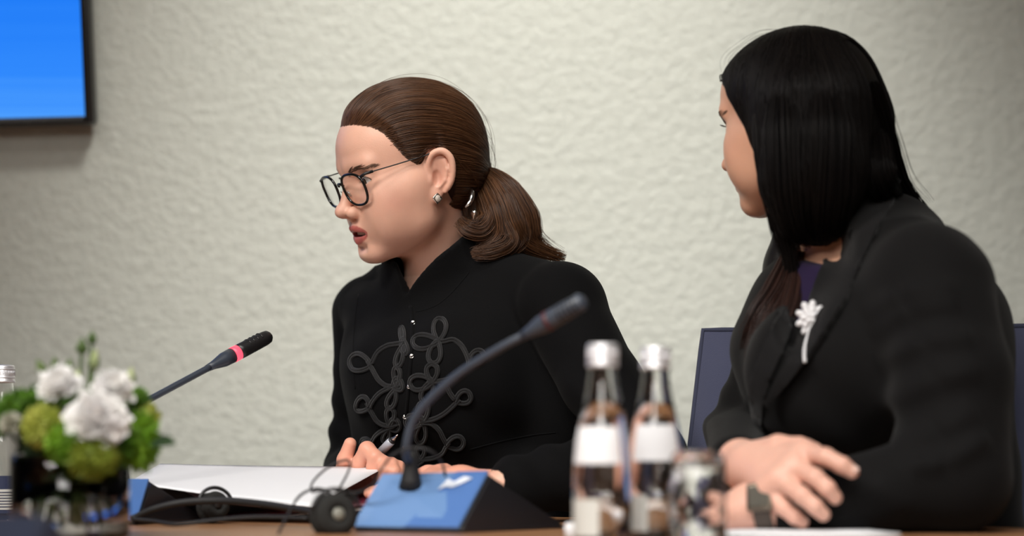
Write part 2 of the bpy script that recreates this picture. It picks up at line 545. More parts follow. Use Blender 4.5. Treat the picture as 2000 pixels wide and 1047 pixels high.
def head_tint(q, lips=(.46, .115, .10), base=(.64, .385, .295), blush=.55):
    x = np.abs(q[:, 0]); y = q[:, 1]; z = q[:, 2]
    c = np.tile(np.array(base), (len(q), 1))
    b = np.exp(-(((x - .052) / .020) ** 2 + ((y - .048) / .022) ** 2 + ((z + .038) / .017) ** 2)) * blush
    c = c * (1 - b[:, None]) + np.array((.56, .24, .185)) * b[:, None]
    n = np.exp(-((x / .012) ** 2 + ((y - .105) / .010) ** 2 + ((z + .045) / .010) ** 2)) * .35
    c = c * (1 - n[:, None]) + np.array((.6, .28, .22)) * n[:, None]
    e = np.exp(-(((x - .075) / .012) ** 2 + ((y + .012) / .02) ** 2 + ((z + .016) / .03) ** 2)) * .4
    c = c * (1 - e[:, None]) + np.array((.6, .27, .21)) * e[:, None]
    return c

def lip_tint(c, q, lips, open_mouth):
    x = np.abs(q[:, 0]); y = q[:, 1]; z = q[:, 2]
    t = np.clip(1 - (x / .0270) ** 2, 0, 1)
    zu = -.0715 + .0118 * t ** .7 - .0018 * np.exp(-(x / .003) ** 2)
    zl = -.0722 - (.0155 if open_mouth else .0115) * t ** .6
    m = np.clip((zu - z) / .0015, 0, 1) * np.clip((z - zl) / .0015, 0, 1) * (y > .062) * (x < .0270)
    m = m * .92
    c = c * (1 - m[:, None]) + np.array(lips) * m[:, None]
    # eye line along the lids
    ex = x - .032; ez = z + .007 - ex * .06
    lid = np.exp(-((np.abs(ez - .0056 * np.maximum(1 - (ex / .0138) ** 2, 0)) / .0012) ** 2)) * (np.abs(ex) < .0145) * (y > .060) * .75
    c = c * (1 - lid[:, None]) + np.array((.03, .018, .014)) * lid[:, None]
    return c

def eyes(fr, parent, look=(0, 0)):
    for s in (-1, 1):
        c = np.array((s * .0320, .0665, -.0075))
        V, F = lathe([(.0122 * math.sin(t), .0122 * math.cos(t)) for t in np.linspace(.001, PI - .001, 20)], (0, 0, 0), 28)
        ball = mesh_obj('eyeball', fr.w(V + c), F, M['white_eye'], parent)
        dirv = np.array([look[0], 1, look[1]]); dirv /= np.linalg.norm(dirv)
        for nm, r0, dz, mt in (('iris', .0062, .0124, M['iris']), ('pupil', .0026, .01262, M['pupil'])):
            pr = [(r0 * k / 6, math.sqrt(dz ** 2 - (r0 * k / 6) ** 2)) for k in range(6, -1, -1)]
            pr[-1] = (.00001, dz)
            V, F = lathe(pr, (0, 0, 0), 24, axis=dirv)
            mesh_obj(nm, fr.w(V + c), F, mt, ball)

def face_hair(fr, parent, sdf, sides=(-1, 1)):
    br, la = [], []
    def onto(p):
        p = np.asarray(p, float)
        for _ in range(3):
            g0 = sdf(p); G = np.stack([sdf(p + np.eye(3)[i] * 3e-4) - g0 for i in range(3)], -1) / 3e-4
            p = p - G * (g0 / np.maximum((G ** 2).sum(1), .2))[:, None]
        return p
    for s in sides:
        arch = catmull([(.0105, .086, .0060), (.019, .086, .0095), (.029, .082, .0128), (.039, .075, .0140), (.049, .066, .0110)], 20)
        n = 140
        u = rng.random(n)
        base = np.stack([np.interp(u, np.linspace(0, 1, len(arch)), arch[:, i]) for i in range(3)], 1)
        wid = .0034 * (1 - u * .75)
        base[:, 2] += (rng.random(n) - .5) * 2 * wid
        tip = base + np.stack([.0065 + .002 * rng.random(n), -.002 - .004 * u, np.where(u < .3, .004, .0005) + 0 * u], 1)
        a = base.copy(); b = tip.copy(); a[:, 0] *= s; b[:, 0] *= s
        a = onto(a); b = onto(b); 
        mid = onto((a + b) / 2)
        for i in range(n):
            br.append(fr.w(np.stack([a[i], mid[i] + [0, .0004, 0], b[i] + [0, .0006, 0]])))
        for i in range(60):
            ex = (rng.random() * 2 - 1) * .0134
            top = np.array([s * (.032 + ex), 0, -.007 + .0056 * (1 - (ex / .0138) ** 2) + ex * .06])
            top[1] = .0657 + math.sqrt(max(.0136 ** 2 - (ex) ** 2 - (top[2] + .0075) ** 2, 1e-6))
            out = np.array([s * (.0015 + ex * .35), .0062, .0030])
            la.append(fr.w(np.stack([top, top + out * .55 + [0, 0, -.0008], top + out])))
    hair_curves('eyebrows', br, .00020, .00008, M['brow'], parent)
    hair_curves('eyelashes', la, .00022, .00006, M['lash'], parent)

def hand_fn(wrist, fore, mcps, fingers, thumb, rw=.021, rp=.0115, kf=.0035):
    """wrist, fore: points; mcps: knuckle points; fingers: (points, radii) chains; thumb: (points, radii)."""
    def f(p):
        d = cone(p, fore, wrist, rw * 1.12, rw)
        for i, m in enumerate(mcps):
            d = smin(d, cone(p, np.asarray(wrist) * .9 + np.asarray(m) * .1, m, rp * 1.28, rp), .016)
        for i in range(len(mcps) - 1):
            d = smin(d, cone(p, mcps[i], mcps[i + 1], rp * .95, rp * .95), .008)
        for pts, rr in fingers:
            d = smin(d, chain(p, pts, rr, .003), kf)
        if thumb: d = smin(d, chain(p, *thumb, .004), .007)
        return d
    return f

def bbox(pts, pad):
    p = np.vstack([np.atleast_2d(a) for a in pts])
    return p.min(0) - pad, p.max(0) + pad

def combine(parts):
    V, F, Cc, o = [], [], [], 0
    for v, f, c in parts:
        V.append(v); F.append(f + o); Cc.append(c); o += len(v)
    return np.vstack(V), np.vstack(F), np.vstack(Cc)

def nails(tips, mat, parent):
    """Finger nails: (tip centre, outward normal, finger direction, half width)."""
    for c, nrm, dr, wd in tips:
        c = np.asarray(c, float); nrm = np.asarray(nrm, float); dr = np.asarray(dr, float)
        dr = dr / np.linalg.norm(dr); nrm = nrm - dr * (nrm @ dr); nrm /= np.linalg.norm(nrm); sd = np.cross(dr, nrm)
        V, F = [], []
        nu, nv = 7, 7
        for i in range(nu):
            for j in range(nv):
                u = (i / (nu - 1) * 2 - 1); v = j / (nv - 1) * 2 - 1
                vv = v * math.sqrt(max(0, 1 - (abs(u) ** 4) * .5))
                V.append(c + dr * vv * wd * 1.25 + sd * math.sin(u * .9) * wd * 1.15 + nrm * (math.cos(u * .9) - 1) * wd)
        for i in range(nu - 1):
            for j in range(nv - 1):
                F.append((i * nv + j, i * nv + j + 1, (i + 1) * nv + j + 1, (i + 1) * nv + j))
        mesh_obj('fingernail', V, F, mat, parent)
M['nail'] = new_mat('finger_nail', (.74, .52, .45), .22)

def yaw_axes(yaw):
    t = math.radians(yaw)
    return np.array([-math.cos(t), math.sin(t), 0]), np.array([-math.sin(t), -math.cos(t), 0])

def torso_fn(levels, yaw):
    """levels: (centre, half width, half depth) from top to bottom; a stack of ovals facing yaw."""
    L = sorted(levels, key=lambda l: l[0][2])
    zs = np.array([l[0][2] for l in L]); cx = np.array([l[0][0] for l in L]); cy = np.array([l[0][1] for l in L])
    aa = np.array([l[1] for l in L]); bb = np.array([l[2] for l in L])
    sm = catmull(np.stack([zs, cx, cy, aa, bb], 1), 10)            # no kinks between the levels
    zs, cx, cy, aa, bb = np.maximum.accumulate(sm[:, 0]), sm[:, 1], sm[:, 2], sm[:, 3], sm[:, 4]
    r, d = yaw_axes(yaw)
    from_z = lambda z, v: np.interp(z, zs, v)
    def f(p, grow=0.0):
        z = p[:, 2]
        ux = p[:, 0] - from_z(z, cx); uy = p[:, 1] - from_z(z, cy)
        u = ux * r[0] + uy * r[1]; v = ux * d[0] + uy * d[1]
        a = from_z(z, aa) + grow; b = from_z(z, bb) + grow
        k = (np.abs(u / a) ** 2.3 + np.abs(v / b) ** 2.3) ** (1 / 2.3)
        e = (k - 1) * np.minimum(a, b)
        return np.maximum(e, np.maximum(z - zs[-1] - grow, zs[0] - grow - z))
    return f

def wrinkle(p, c, rad, direction, freq, amp):
    """A local set of cloth folds around c."""
    q = p - np.asarray(c)
    dd = np.asarray(direction, float); dd /= np.linalg.norm(dd)
    g = np.exp(-(q ** 2).sum(1) / rad ** 2)
    ph = q @ dd * freq + 1.3 * np.sin(q[:, 2] * 23 + q[:, 0] * 17)
    return amp * g * np.sin(ph)

# ================================================================== the speaking woman with glasses
F1 = Frame(P(797, 325, 2.95), 66, 12.8, -4, .96)
h1 = lambda p: head_sdf(F1.l(p)) * F1.k
neck1 = [F1.w((0, -.022, -.055)), P(858, 560, 3.0), P(872, 600, 3.02)]
sh_l1, el_l1, wr_l1 = P(1102, 612, 2.87), P(1268, 900, 2.74), P(985, 950, 2.68)
sh_r1, el_r1, wr_r1 = P(722, 612, 3.12), P(700, 915, 3.10), P(668, 955, 2.90)
T1 = torso_fn([(P(868, 545, 3.02), .075, .055), (P(880, 585, 3.01), .135, .078), (P(890, 640, 3.0), .152, .098), (P(890, 720, 2.985), .152, .118), (P(905, 850, 3.0), .150, .108),
               (P(925, 950, 3.0), .165, .112), (P(930, 1100, 3.03), .172, .125), (P(925, 1200, 3.06), .18, .14)], 30)
r1, d1 = yaw_axes(30)
hip1 = P(925, 1200, 3.06); hip1[2] = .55
legs1 = []
for s in (-1, 1):
    hp = hip1 + r1 * s * .085
    kn = hp + d1 * .40 + np.array([0, 0, -.01]); an = kn + d1 * .02 + np.array([0, 0, -.44]); an[2] = .09
    legs1.append((hp, kn, an))

def body1(p):
    d = h1(p)
    d = smin(d, chain(p, neck1, [.042, .043, .05]), .022)
    t = T1(p, -.014)
    for a, b, c in ((sh_l1, el_l1, wr_l1), (sh_r1, el_r1, wr_r1)):
        t = smin(t, chain(p, [a, b, c], [.04, .034, .023], .01), .03)
    for hp, kn, an in legs1:
        t = smin(t, chain(p, [hp, kn, an], [.07, .05, .03], .01), .03)
    return smin(d, t, .02)

# hands ------------------------------------------------------------
k = .0088
rh = dict(
    wrist=P(676, 975, 2.935), fore=wr_r1,
    mcps=[P(696, 946, 2.880), P(717, 948, 2.870), P(737, 952, 2.865), P(755, 956, 2.865)],
    fingers=[([P(696, 946, 2.880), P(703, 905, 2.860), P(717, 878, 2.850), P(733, 893, 2.840), P(727, 912, 2.843)], [.0105, .0100, .0098, .0088, .0078]),
             ([P(717, 948, 2.870), P(733, 925, 2.847), P(746, 903, 2.840), P(753, 918, 2.827), P(745, 935, 2.830)], [.0100, .0092, .0090, .0082, .0074]),
             ([P(737, 952, 2.865), P(752, 930, 2.843), P(764, 907, 2.837), P(770, 922, 2.825), P(762, 940, 2.827)], [.0095, .0086, .0084, .0078, .007]),
             ([P(755, 956, 2.865), P(769, 935, 2.845), P(779, 912, 2.841), P(784, 928, 2.830), P(776, 942, 2.830)], [.0085, .0076, .0074, .0068, .006])],
    thumb=([P(672, 965, 2.915), P(669, 930, 2.890), P(674, 898, 2.875), P(684, 867, 2.870)], [.013, .0108, .0096, .0078]))
lh = dict(
    wrist=P(905, 950, 2.70), fore=P(985, 958, 2.69),
    mcps=[P(850, 932, 2.735), P(840, 942, 2.715), P(838, 950, 2.695), P(842, 957, 2.68)],
    fingers=[([P(850, 932, 2.735), P(800, 938, 2.735), P(765, 950, 2.73), P(740, 957, 2.728)], [.0098, .0088, .0082, .007]),
             ([P(840, 942, 2.715), P(790, 948, 2.715), P(752, 958, 2.712), P(722, 963, 2.71)], [.0098, .0090, .0082, .007]),
             ([P(838, 950, 2.695), P(790, 955, 2.697), P(755, 962, 2.695), P(728, 967, 2.693)], [.0095, .0085, .0078, .007]),
             ([P(842, 957, 2.68), P(800, 961, 2.68), P(772, 966, 2.68), P(752, 970, 2.68)], [.0088, .0076, .007, .006])],
    thumb=([P(895, 940, 2.715), P(868, 924, 2.74), P(836, 925, 2.755), P(810, 930, 2.76)], [.013, .0105, .0095, .0072]))
hr1, hl1 = hand_fn(**rh), hand_fn(**lh)
def hand_mesh(f, spec, pad=.03, h=.0018):
    pts = [spec['wrist'], *spec['mcps']] + [q for c in spec['fingers'] for q in c[0]] + list(spec['thumb'][0])
    far = .8 * np.asarray(spec['fore']) + .2 * np.asarray(spec['wrist'])
    lo, hi = bbox(pts + [far], pad)
    return surface_nets(f, lo, hi, h)
SK1 = (.79, .455, .335)
def head_mesh(fr, fn, h):
    lf = lambda q: fn(fr.w(q))
    V, F = surface_nets(lf, (-.099, -.125, -.165), (.099, .125, .118), h, relax=2)
    return V, F

# ---- finer jaw of the script: face first, then the rest of the body, one mesh
Vh, Fh = head_mesh(F1, body1, .0016)
ch = lip_tint(head_tint(Vh, base=SK1, blush=.75), Vh, (.43, .095, .085), True)
lo, hi = bbox([P(640, 560, 3.0), P(1340, 1200, 2.8), hip1, *[q for l in legs1 for q in l]], .1)
def body1_cut(p):                                   # the coarse body stops inside the collar
    return smax(body1(p), (p - F1.w((0, -.03, -.135))) @ F1.R[:, 2], .004)
Vb, Fb = surface_nets(body1_cut, lo, hi, .011)
Vr, Fr = hand_mesh(hr1, rh); Vl, Fl = hand_mesh(hl1, lh)
hand_col = lambda V: np.tile(np.array(SK1) * np.array((1.02, .84, .80)), (len(V), 1))
V, Fq, cc = combine([(F1.w(Vh), Fh, ch), (Vb, Fb, np.tile(np.array(SK1), (len(Vb), 1))), (Vr, Fr, hand_col(Vr)), (Vl, Fl, hand_col(Vl))])
woman1 = mesh_obj('person', V, Fq, M['skin'], None, True, cc)
tag(woman1, 'woman with brown ponytail and glasses in a braided black jacket, speaking and holding a pen', 'person')
eyes(F1, woman1, (-.10, -.12))
face_hair(F1, woman1, head_sdf)
# teeth: one arch of upper teeth
Vt, Ft = [], []
for i in range(-4, 5):
    a = i * .0042
    c = np.array([a, .0812 - 9 * a * a, -.0718])
    bm = bmesh.new(); box_bm(bm, c - [.0019, .0016, .0042], c + [.0019, .0016, .0032], .0008, 2)
    for v in bm.verts: v.co = Vector(F1.w(np.array(v.co)))
    bm_obj('tooth', bm, M['teeth'], woman1, True)
V, F = lathe([(.0001, .010), (.012, .008), (.017, .001), (.0165, -.006), (.0001, -.008)], (0, 0, 0), 20)
mesh_obj('mouth_lining', F1.w(V * [1.05, .75, .8] + [0, .065, -.0740]), F, M['mouth'], woman1)

# hair -------------------------------------------------------------
def wmin1(phi):
    dg = np.degrees(phi)
    return np.interp(dg, [0, 18, 32, 46, 56, 63, 70, 77, 83, 88, 94, 103, 110, 117, 126, 137, 160, 180],
                     [.070, .070, .067, .061, .050, .033, .015, .000, -.010, .002, .019, .019, .004, -.020, -.045, -.062, -.075, -.08])
def cap1_free(q):                                   # the combed surface; it thins out towards the hairline
    d = ell(q, (0, -.008, .026), (.0785, .1015, .0850))
    d = smin(d, ell(q, (0, .015, .034), (.0705, .0735, .0660)), .02)
    d = smin(d, ell(q, (0, -.040, -.015), (.066, .058, .055)), .03)
    d = smin(d, cone(q, (0, -.068, -.026), (0, -.094, -.036), .034, .013), .03)
    phi = np.arctan2(np.abs(q[:, 0]), q[:, 1] - .004)
    edge = wmin1(phi) - q[:, 2]
    return d + .0068 * np.exp(-np.maximum(-edge, 0) / .013) * (q[:, 1] > -.02)
def cap1(q):
    phi = np.arctan2(np.abs(q[:, 0]), q[:, 1] - .004)
    return smax(cap1_free(q), (wmin1(phi) - q[:, 2]) * .8, .006)
Vc, Fc = surface_nets(cap1, (-.095, -.125, -.095), (.095, .105, .120), .0022)
hair1 = mesh_obj('hair', F1.w(Vc), Fc, M['hair_root'], woman1)
tie1 = np.array([0, -.098, -.037])
def onto_sdf(fn, p, lift, it=3):
    for _ in range(it):
        g0 = fn(p) - lift
        G = np.stack([fn(p + np.eye(3)[i] * 5e-4) - lift - g0 for i in range(3)], -1) / 5e-4
        p = p - G * (g0 / np.maximum((G ** 2).sum(1), .25))[:, None]
    return p
def combed(n, npt=26, lift=.0016, jitter=.0009):
    phi = np.concatenate([rng.random(int(n * .7)) * math.radians(128), rng.random(n - int(n * .7)) * math.radians(180)])
    sg = np.where(rng.random(n) < .60, -1, 1)       # denser where the head is turned to the room
    w0 = wmin1(phi)
    rr = np.where(rng.random(n) < .45, rng.random(n) * .006 - .0025, rng.random(n) ** 1.2 * (.104 - w0) * .9)
    z = w0 + rr
    c = np.array([0, -.008, -.022])
    q = np.stack([sg * np.sin(phi) * .075, .004 + np.cos(phi) * .095, z], 1)
    k2 = np.clip(1 - ((z - .024) / .0815) ** 2, .03, 1) ** .5
    q[:, :2] = q[:, :2] * k2[:, None]
    q = onto_sdf(cap1_free, q, 0)
    v0 = q - c; r0 = np.linalg.norm(v0, axis=1); v0 = v0 / r0[:, None]
    v1 = tie1 - c; rt = np.linalg.norm(v1); v1 = v1 / rt
    om = np.arccos(np.clip(v0 @ v1, -1, 1))
    t = np.linspace(0, 1, npt)
    out = np.zeros((n, npt, 3))
    ph = rng.random(n) * 6.28; lf = lift * (.25 + rng.random(n))
    for i, tt in enumerate(t):
        s = np.sin(om)
        v = (np.sin((1 - tt) * om) / s)[:, None] * v0 + (np.sin(tt * om) / s)[:, None] * v1[None]
        rad = r0 * (1 - tt) + rt * tt
        # strands dip to the side before they gather
        pt = c + v * rad[:, None]
        pt[:, 2] -= .006 * np.sin(tt * PI) * np.clip(v0[:, 1] + .3, 0, 1)
        lim = np.interp(pt[:, 1], [-.080, -.050, -.030, -.012, .004, .018, .03], [-.06, -.020, .008, .0225, .0215, .0, -.05])
        ear_over = np.where(q[:, 1] > -.025, np.maximum(lim - pt[:, 2], 0), 0) * (np.abs(pt[:, 0]) > .03)
        pt[:, 2] += ear_over
        l = lf * min(1, tt * 6 + .15) + jitter * np.sin(ph + tt * 7) * min(1, tt * 4)
        out[:, i] = onto_sdf(cap1_free, pt, l, 2)
    return out
st = combed(9000)
hair_curves('combed_strands', [F1.w(s) for s in st], .00026, .0002, M['hair_brown'], hair1)
fly = combed(46, 14, .0065, .004)
hair_curves('flyaway_strands', [F1.w(s) for s in fly], .00016, .00006, M['hair_brown'], hair1)
tp = F1.w(tie1)
V, F = tube(catmull([tp + .014 * (math.cos(a) * F1.R[:, 0] + math.sin(a) * (F1.R[:, 2] * .8 + F1.R[:, 1] * .4)) for a in np.linspace(0, 2 * PI, 14, endpoint=False)], 4, True), .006, 10, True)
mesh_obj('hair_tie', V, F, M['rubber'], woman1)

# ponytail: clumps of strands along guides
tieY = tp[1]
def clump(guide, n, spread, npt=26, twist=1.2, fan=1.0, tip_var=.25):
    g = catmull(guide, 12)
    L = np.linspace(0, 1, len(g))
    out = []
    tan = np.gradient(g, axis=0); tan /= np.linalg.norm(tan, axis=1, keepdims=True)
    n1 = np.cross(tan, [0, 1, 0]); n1 /= np.linalg.norm(n1, axis=1, keepdims=True); n2 = np.cross(tan, n1)
    sp = np.interp(L, np.linspace(0, 1, len(spread)), spread)
    for i in range(n):
        a = rng.random() * 6.28; r = math.sqrt(rng.random()); end = 1 - rng.random() ** 2 * tip_var
        t = np.linspace(0, end, npt)
        G = np.stack([np.interp(t, L, g[:, j]) for j in range(3)], 1)
        A = np.stack([np.interp(t, L, n1[:, j]) for j in range(3)], 1); B = np.stack([np.interp(t, L, n2[:, j]) for j in range(3)], 1)
        s = np.interp(t, L, sp) * r
        an = a + t * twist * (.6 + .8 * rng.random())
        w_ = .0012 * np.sin(t * 9 + a * 3) * t + .0030 * rng.normal() * t ** 1.5
        out.append(G + A * (s * np.cos(an) + w_)[:, None] + B * (s * np.sin(an))[:, None])
    return out
pt1 = []
pg = [([(936, 346, 0), (958, 352, -.02), (992, 380, -.035), (1022, 425, -.04), (1036, 468, -.035), (1060, 488, -.03)], 520, [.010, .016, .020, .020, .015, .006]),
      ([(936, 346, 0), (956, 362, -.03), (980, 400, -.05), (1000, 445, -.055), (1030, 480, -.045), (1104, 507, -.03)], 460, [.009, .015, .019, .019, .012, .003]),
      ([(936, 350, 0), (946, 375, -.035), (966, 415, -.06), (975, 455, -.065), (955, 482, -.07), (918, 500, -.07)], 420, [.008, .013, .017, .015, .008, .0012]),
      ([(934, 352, 0), (942, 390, -.035), (955, 425, -.06), (940, 448, -.07), (915, 447, -.075), (893, 430, -.07)], 260, [.006, .010, .014, .015, .010, .0015]),
      ([(936, 350, 0), (950, 390, -.04), (975, 435, -.06), (990, 470, -.065), (960, 490, -.075), (925, 496, -.075)], 360, [.008, .012, .016, .017, .011, .003]),
      ([(937, 350, 0), (975, 375, -.035), (1008, 430, -.05), (1015, 470, -.05), (985, 492, -.06), (950, 500, -.06)], 320, [.008, .012, .015, .014, .010, .003]),
      ([(930, 340, 0), (922, 375, -.02), (925, 410, -.035), (930, 445, -.05)], 260, [.012, .016, .016, .008]),
      ([(925, 330, 0), (915, 370, -.02), (912, 400, -.02), (905, 430, -.03)], 160, [.010, .012, .010, .004]),
      ([(936, 346, 0), (970, 355, -.02), (1015, 400, -.03), (1040, 455, -.03), (1062, 480, -.025), (1098, 500, -.025)], 60, [.006, .012, .014, .015, .014, .010])]
for g, n, sp in pg:
    pt1 += clump([P(a, b, tieY + c) for a, b, c in g], int(n * 1.5), sp, tip_var=.45)
pony = hair_curves('ponytail', pt1, .00032, .00016, M['hair_brown'], hair1)

# jacket -----------------------------------------------------------
def sleeve(p, pts, rr, k=.012): return chain(p, pts, rr, k)
CA, CB_, CC_ = P(806, 556, 2.885), P(908, 448, 2.985), P(770, 508, 2.945)
CC0 = P(856, 540, 2.985)
CN = np.cross(CB_ - CA, CC_ - CA); CN /= np.linalg.norm(CN)
CN = CN if CN[2] > 0 else -CN
def jacket1(p):
    t = T1(p, 0)
    t = smin(t, cone(p, P(868, 545, 3.02), P(720, 592, 3.10), .045, .036), .05)
    t = smin(t, cone(p, P(885, 540, 3.02), P(1085, 588, 2.89), .050, .046), .05)
    t = smin(t, ell(p, P(1105, 800, 2.90), (.045, .05, .10)), .04)
    # bust
    t = smin(t, ell(p, P(778, 745, 2.94), (.046, .045, .066)), .05)
    t = smin(t, ell(p, P(905, 745, 2.885), (.072, .055, .078)), .05)
    # peplum below the waist seam
    sl = sleeve(p, [sh_l1, P(1178, 752, 2.80), el_l1], [.051, .048, .046])
    sl = smin(sl, cone(p, el_l1, P(1010, 950, 2.69), .046, .036), .012)
    sl = smin(sl, ell(p, P(1092, 588, 2.875), (.052, .052, .048)), .02)
    sl += wrinkle(p, P(1230, 820, 2.76), .11, (.6, 0, .8), 95, .0030)
    sl += wrinkle(p, P(1110, 920, 2.7), .09, (.9, .2, .3), 110, .0030)
    sr = sleeve(p, [P(716, 612, 3.11), P(712, 740, 3.09), el_r1], [.046, .039, .042])
    sr = smin(sr, cone(p, el_r1, wr_r1, .042, .031), .012)
    sr += wrinkle(p, P(690, 840, 3.08), .07, (.2, 0, 1), 120, .0035)
    t += wrinkle(p, P(960, 860, 2.9), .16, (.35, 0, .95), 60, .0025)
    t += wrinkle(p, P(1000, 720, 2.9), .12, (.95, 0, -.3), 70, .0018)
    d = smin(smin(t, sl, .008), sr, .008)
    # stand-up collar: rises from the shoulders round the neck, open at the throat
    col = cone(p, P(872, 600, 3.01), P(840, 430, 2.955), .088, .0585)
    th = np.degrees(np.arctan2(p[:, 0] - CC0[0], CC0[1] - p[:, 1]))
    col = smax(col, p[:, 2] - np.interp(th, [-180, -90, -60, -49, -38, -29, 0, 29, 60, 180], [1.108, 1.085, 1.072, 1.066, 1.022, 1.035, 1.070, 1.100, 1.108, 1.108]), .004)
    d = smin(d, col, .022)
    inner = chain(p, [P(838, 420, 2.95), P(848, 500, 2.972), P(862, 560, 2.995), P(868, 600, 3.0)], [.053, .0535, .060, .03])
    d = smax(d, -inner, .004)
    d = smax(d, -chain(p, [P(803, 608, 2.87), P(797, 570, 2.875), P(788, 520, 2.90)], [.0008, .0045, .014], .004), .004)
    return d
lo, hi = bbox([P(640, 420, 3.12), P(1345, 1210, 2.72), P(600, 560, 3.2), hip1], .075)
lo[2] = .60
Vj, Fj = surface_nets(jacket1, lo, hi, .0034, relax=2)
jack1 = mesh_obj('jacket', Vj, Fj, M['black_cloth'], woman1)
bv1 = bvh_of(Vj, Fj)
def trousers1(p):
    t = ell(p, hip1 + [0, 0, .04], (.19, .16, .11))
    for hp, kn, an in legs1:
        t = smin(t, chain(p, [hp, kn, an], [.095, .07, .055], .01), .03)
    return smax(t, .10 - p[:, 2], .004)
lo, hi = bbox([hip1, *[q for l in legs1 for q in l]], .22); lo[2] = .08
V, F = surface_nets(trousers1, lo, hi, .009)
mesh_obj('trousers', V, F, M['black_cloth'], woman1)
for hp, kn, an in legs1:
    f = lambda p: smax(smin(cone(p, an + [0, 0, -.045], an + d1 * .13 + [0, 0, -.062], .036, .026), cone(p, an + [0, 0, .02], an + [0, 0, -.05], .036, .036), .02), .003 - p[:, 2], .004)
    lo, hi = bbox([an, an + d1 * .15], .06); lo[2] = -.01
    V, F = surface_nets(f, lo, hi, .006); mesh_obj('shoe', V, F, M['gloss_black'], woman1)


# ================================================================== the listening woman with long black hair
F2 = Frame(P(1553, 221, 2.70), 127, 9, 0, .94)
h2 = lambda p: head_sdf(F2.l(p), False) * F2.k
sh_l2, el_l2, wr_l2 = P(1830, 568, 2.49), P(1868, 935, 2.42), P(1530, 985, 2.395)
sh_r2, el_r2, wr_r2 = P(1560, 592, 2.78), P(1447, 850, 2.73), P(1446, 905, 2.475)
T2 = torso_fn([(P(1672, 480, 2.66), .07, .055), (P(1680, 530, 2.65), .125, .075), (P(1690, 600, 2.645), .155, .098), (P(1688, 690, 2.64), .160, .122),
               (P(1705, 850, 2.66), .140, .105), (P(1720, 950, 2.68), .145, .11), (P(1740, 1100, 2.72), .175, .13), (P(1750, 1200, 2.74), .18, .14)], 47)
r2, d2 = yaw_axes(47)
hip2 = P(1750, 1200, 2.76); hip2[2] = .55
legs2 = []
for s in (-1, 1):
    hp = hip2 + r2 * s * .085
    kn = hp + d2 * .40 + np.array([0, 0, -.01]); an = kn + d2 * .02; an = np.array([an[0], an[1], .09])
    legs2.append((hp, kn, an))
neck2 = [F2.w((0, -.022, -.055)), P(1648, 500, 2.675), P(1668, 540, 2.67)]
def body2(p):
    d = h2(p)
    d = smin(d, chain(p, neck2, [.045, .047, .05]), .022)
    t = T2(p, -.016)
    for a, b, c in ((sh_l2, el_l2, wr_l2), (sh_r2, el_r2, wr_r2)):
        t = smin(t, chain(p, [a, a * .5 + b * .5, b, c], [.035, .028, .026, .020], .01), .02)
    for hp, kn, an in legs2:
        t = smin(t, chain(p, [hp, kn, an], [.07, .05, .03], .01), .03)
    return smin(d, t, .02)
# right hand laid over the left forearm; left hand flat on the table
rh2 = dict(
    wrist=P(1458, 915, 2.455), fore=wr_r2,
    mcps=[P(1572, 884, 2.385), P(1553, 912, 2.375), P(1526, 937, 2.372), P(1498, 956, 2.380)],
    fingers=[([P(1572, 884, 2.385), P(1613, 893, 2.352), P(1645, 909, 2.343), P(1664, 921, 2.342)], [.0105, .0092, .0084, .0072]),
             ([P(1553, 912, 2.375), P(1592, 933, 2.342), P(1616, 954, 2.336), P(1631, 972, 2.338)], [.0105, .0090, .0083, .0072]),
             ([P(1526, 937, 2.372), P(1566, 968, 2.342), P(1592, 990, 2.336), P(1608, 1005, 2.338)], [.0105, .0089, .0080, .0070]),
             ([P(1498, 956, 2.380), P(1530, 992, 2.362), P(1552, 1010, 2.358), P(1568, 1020, 2.360)], [.0095, .0080, .0072, .0062])],
    thumb=([P(1470, 890, 2.455), P(1520, 872, 2.425), P(1562, 874, 2.415), P(1590, 880, 2.412)], [.015, .012, .0105, .0085]), rw=.0235, rp=.0125)
lh2 = dict(
    wrist=P(1470, 990, 2.405), fore=wr_l2,
    mcps=[P(1398, 1004, 2.43), P(1396, 1010, 2.41), P(1398, 1014, 2.39), P(1404, 1018, 2.372)],
    fingers=[([P(1398, 1004, 2.43), P(1368, 1012, 2.435), P(1345, 1022, 2.436), P(1330, 1027, 2.436)], [.0098, .0088, .0078, .0068]),
             ([P(1396, 1010, 2.41), P(1362, 1016, 2.412), P(1340, 1024, 2.413), P(1324, 1030, 2.413)], [.0098, .0088, .0078, .0068]),
             ([P(1398, 1014, 2.39), P(1364, 1020, 2.39), P(1343, 1027, 2.39), P(1328, 1032, 2.39)], [.0095, .0085, .0076, .0066]),
             ([P(1404, 1018, 2.372), P(1375, 1024, 2.37), P(1358, 1029, 2.37), P(1346, 1033, 2.37)], [.0085, .0076, .007, .006])],
    thumb=([P(1455, 990, 2.42), P(1425, 992, 2.45), P(1398, 1003, 2.465), P(1380, 1012, 2.468)], [.013, .0105, .0092, .0072]), rw=.024)
hr2, hl2 = hand_fn(**rh2), hand_fn(**lh2)
SK2 = (.72, .40, .27)
Vh, Fh = head_mesh(F2, body2, .0020)
ch = lip_tint(head_tint(Vh, base=SK2, blush=.25), Vh, (.42, .12, .11), False)
lo, hi = bbox([P(1380, 560, 2.8), P(1980, 1200, 2.4), hip2, *[q for l in legs2 for q in l]], .1)
def body2_cut(p): return smax(body2(p), (p - F2.w((0, -.03, -.135))) @ F2.R[:, 2], .004)
Vb, Fb = surface_nets(body2_cut, lo, hi, .011)
Vr, Fr = hand_mesh(hr2, rh2, h=.0019); Vl, Fl = hand_mesh(hl2, lh2, h=.0021)
hand_col = lambda V: np.tile(np.array((.66, .375, .29)), (len(V), 1))
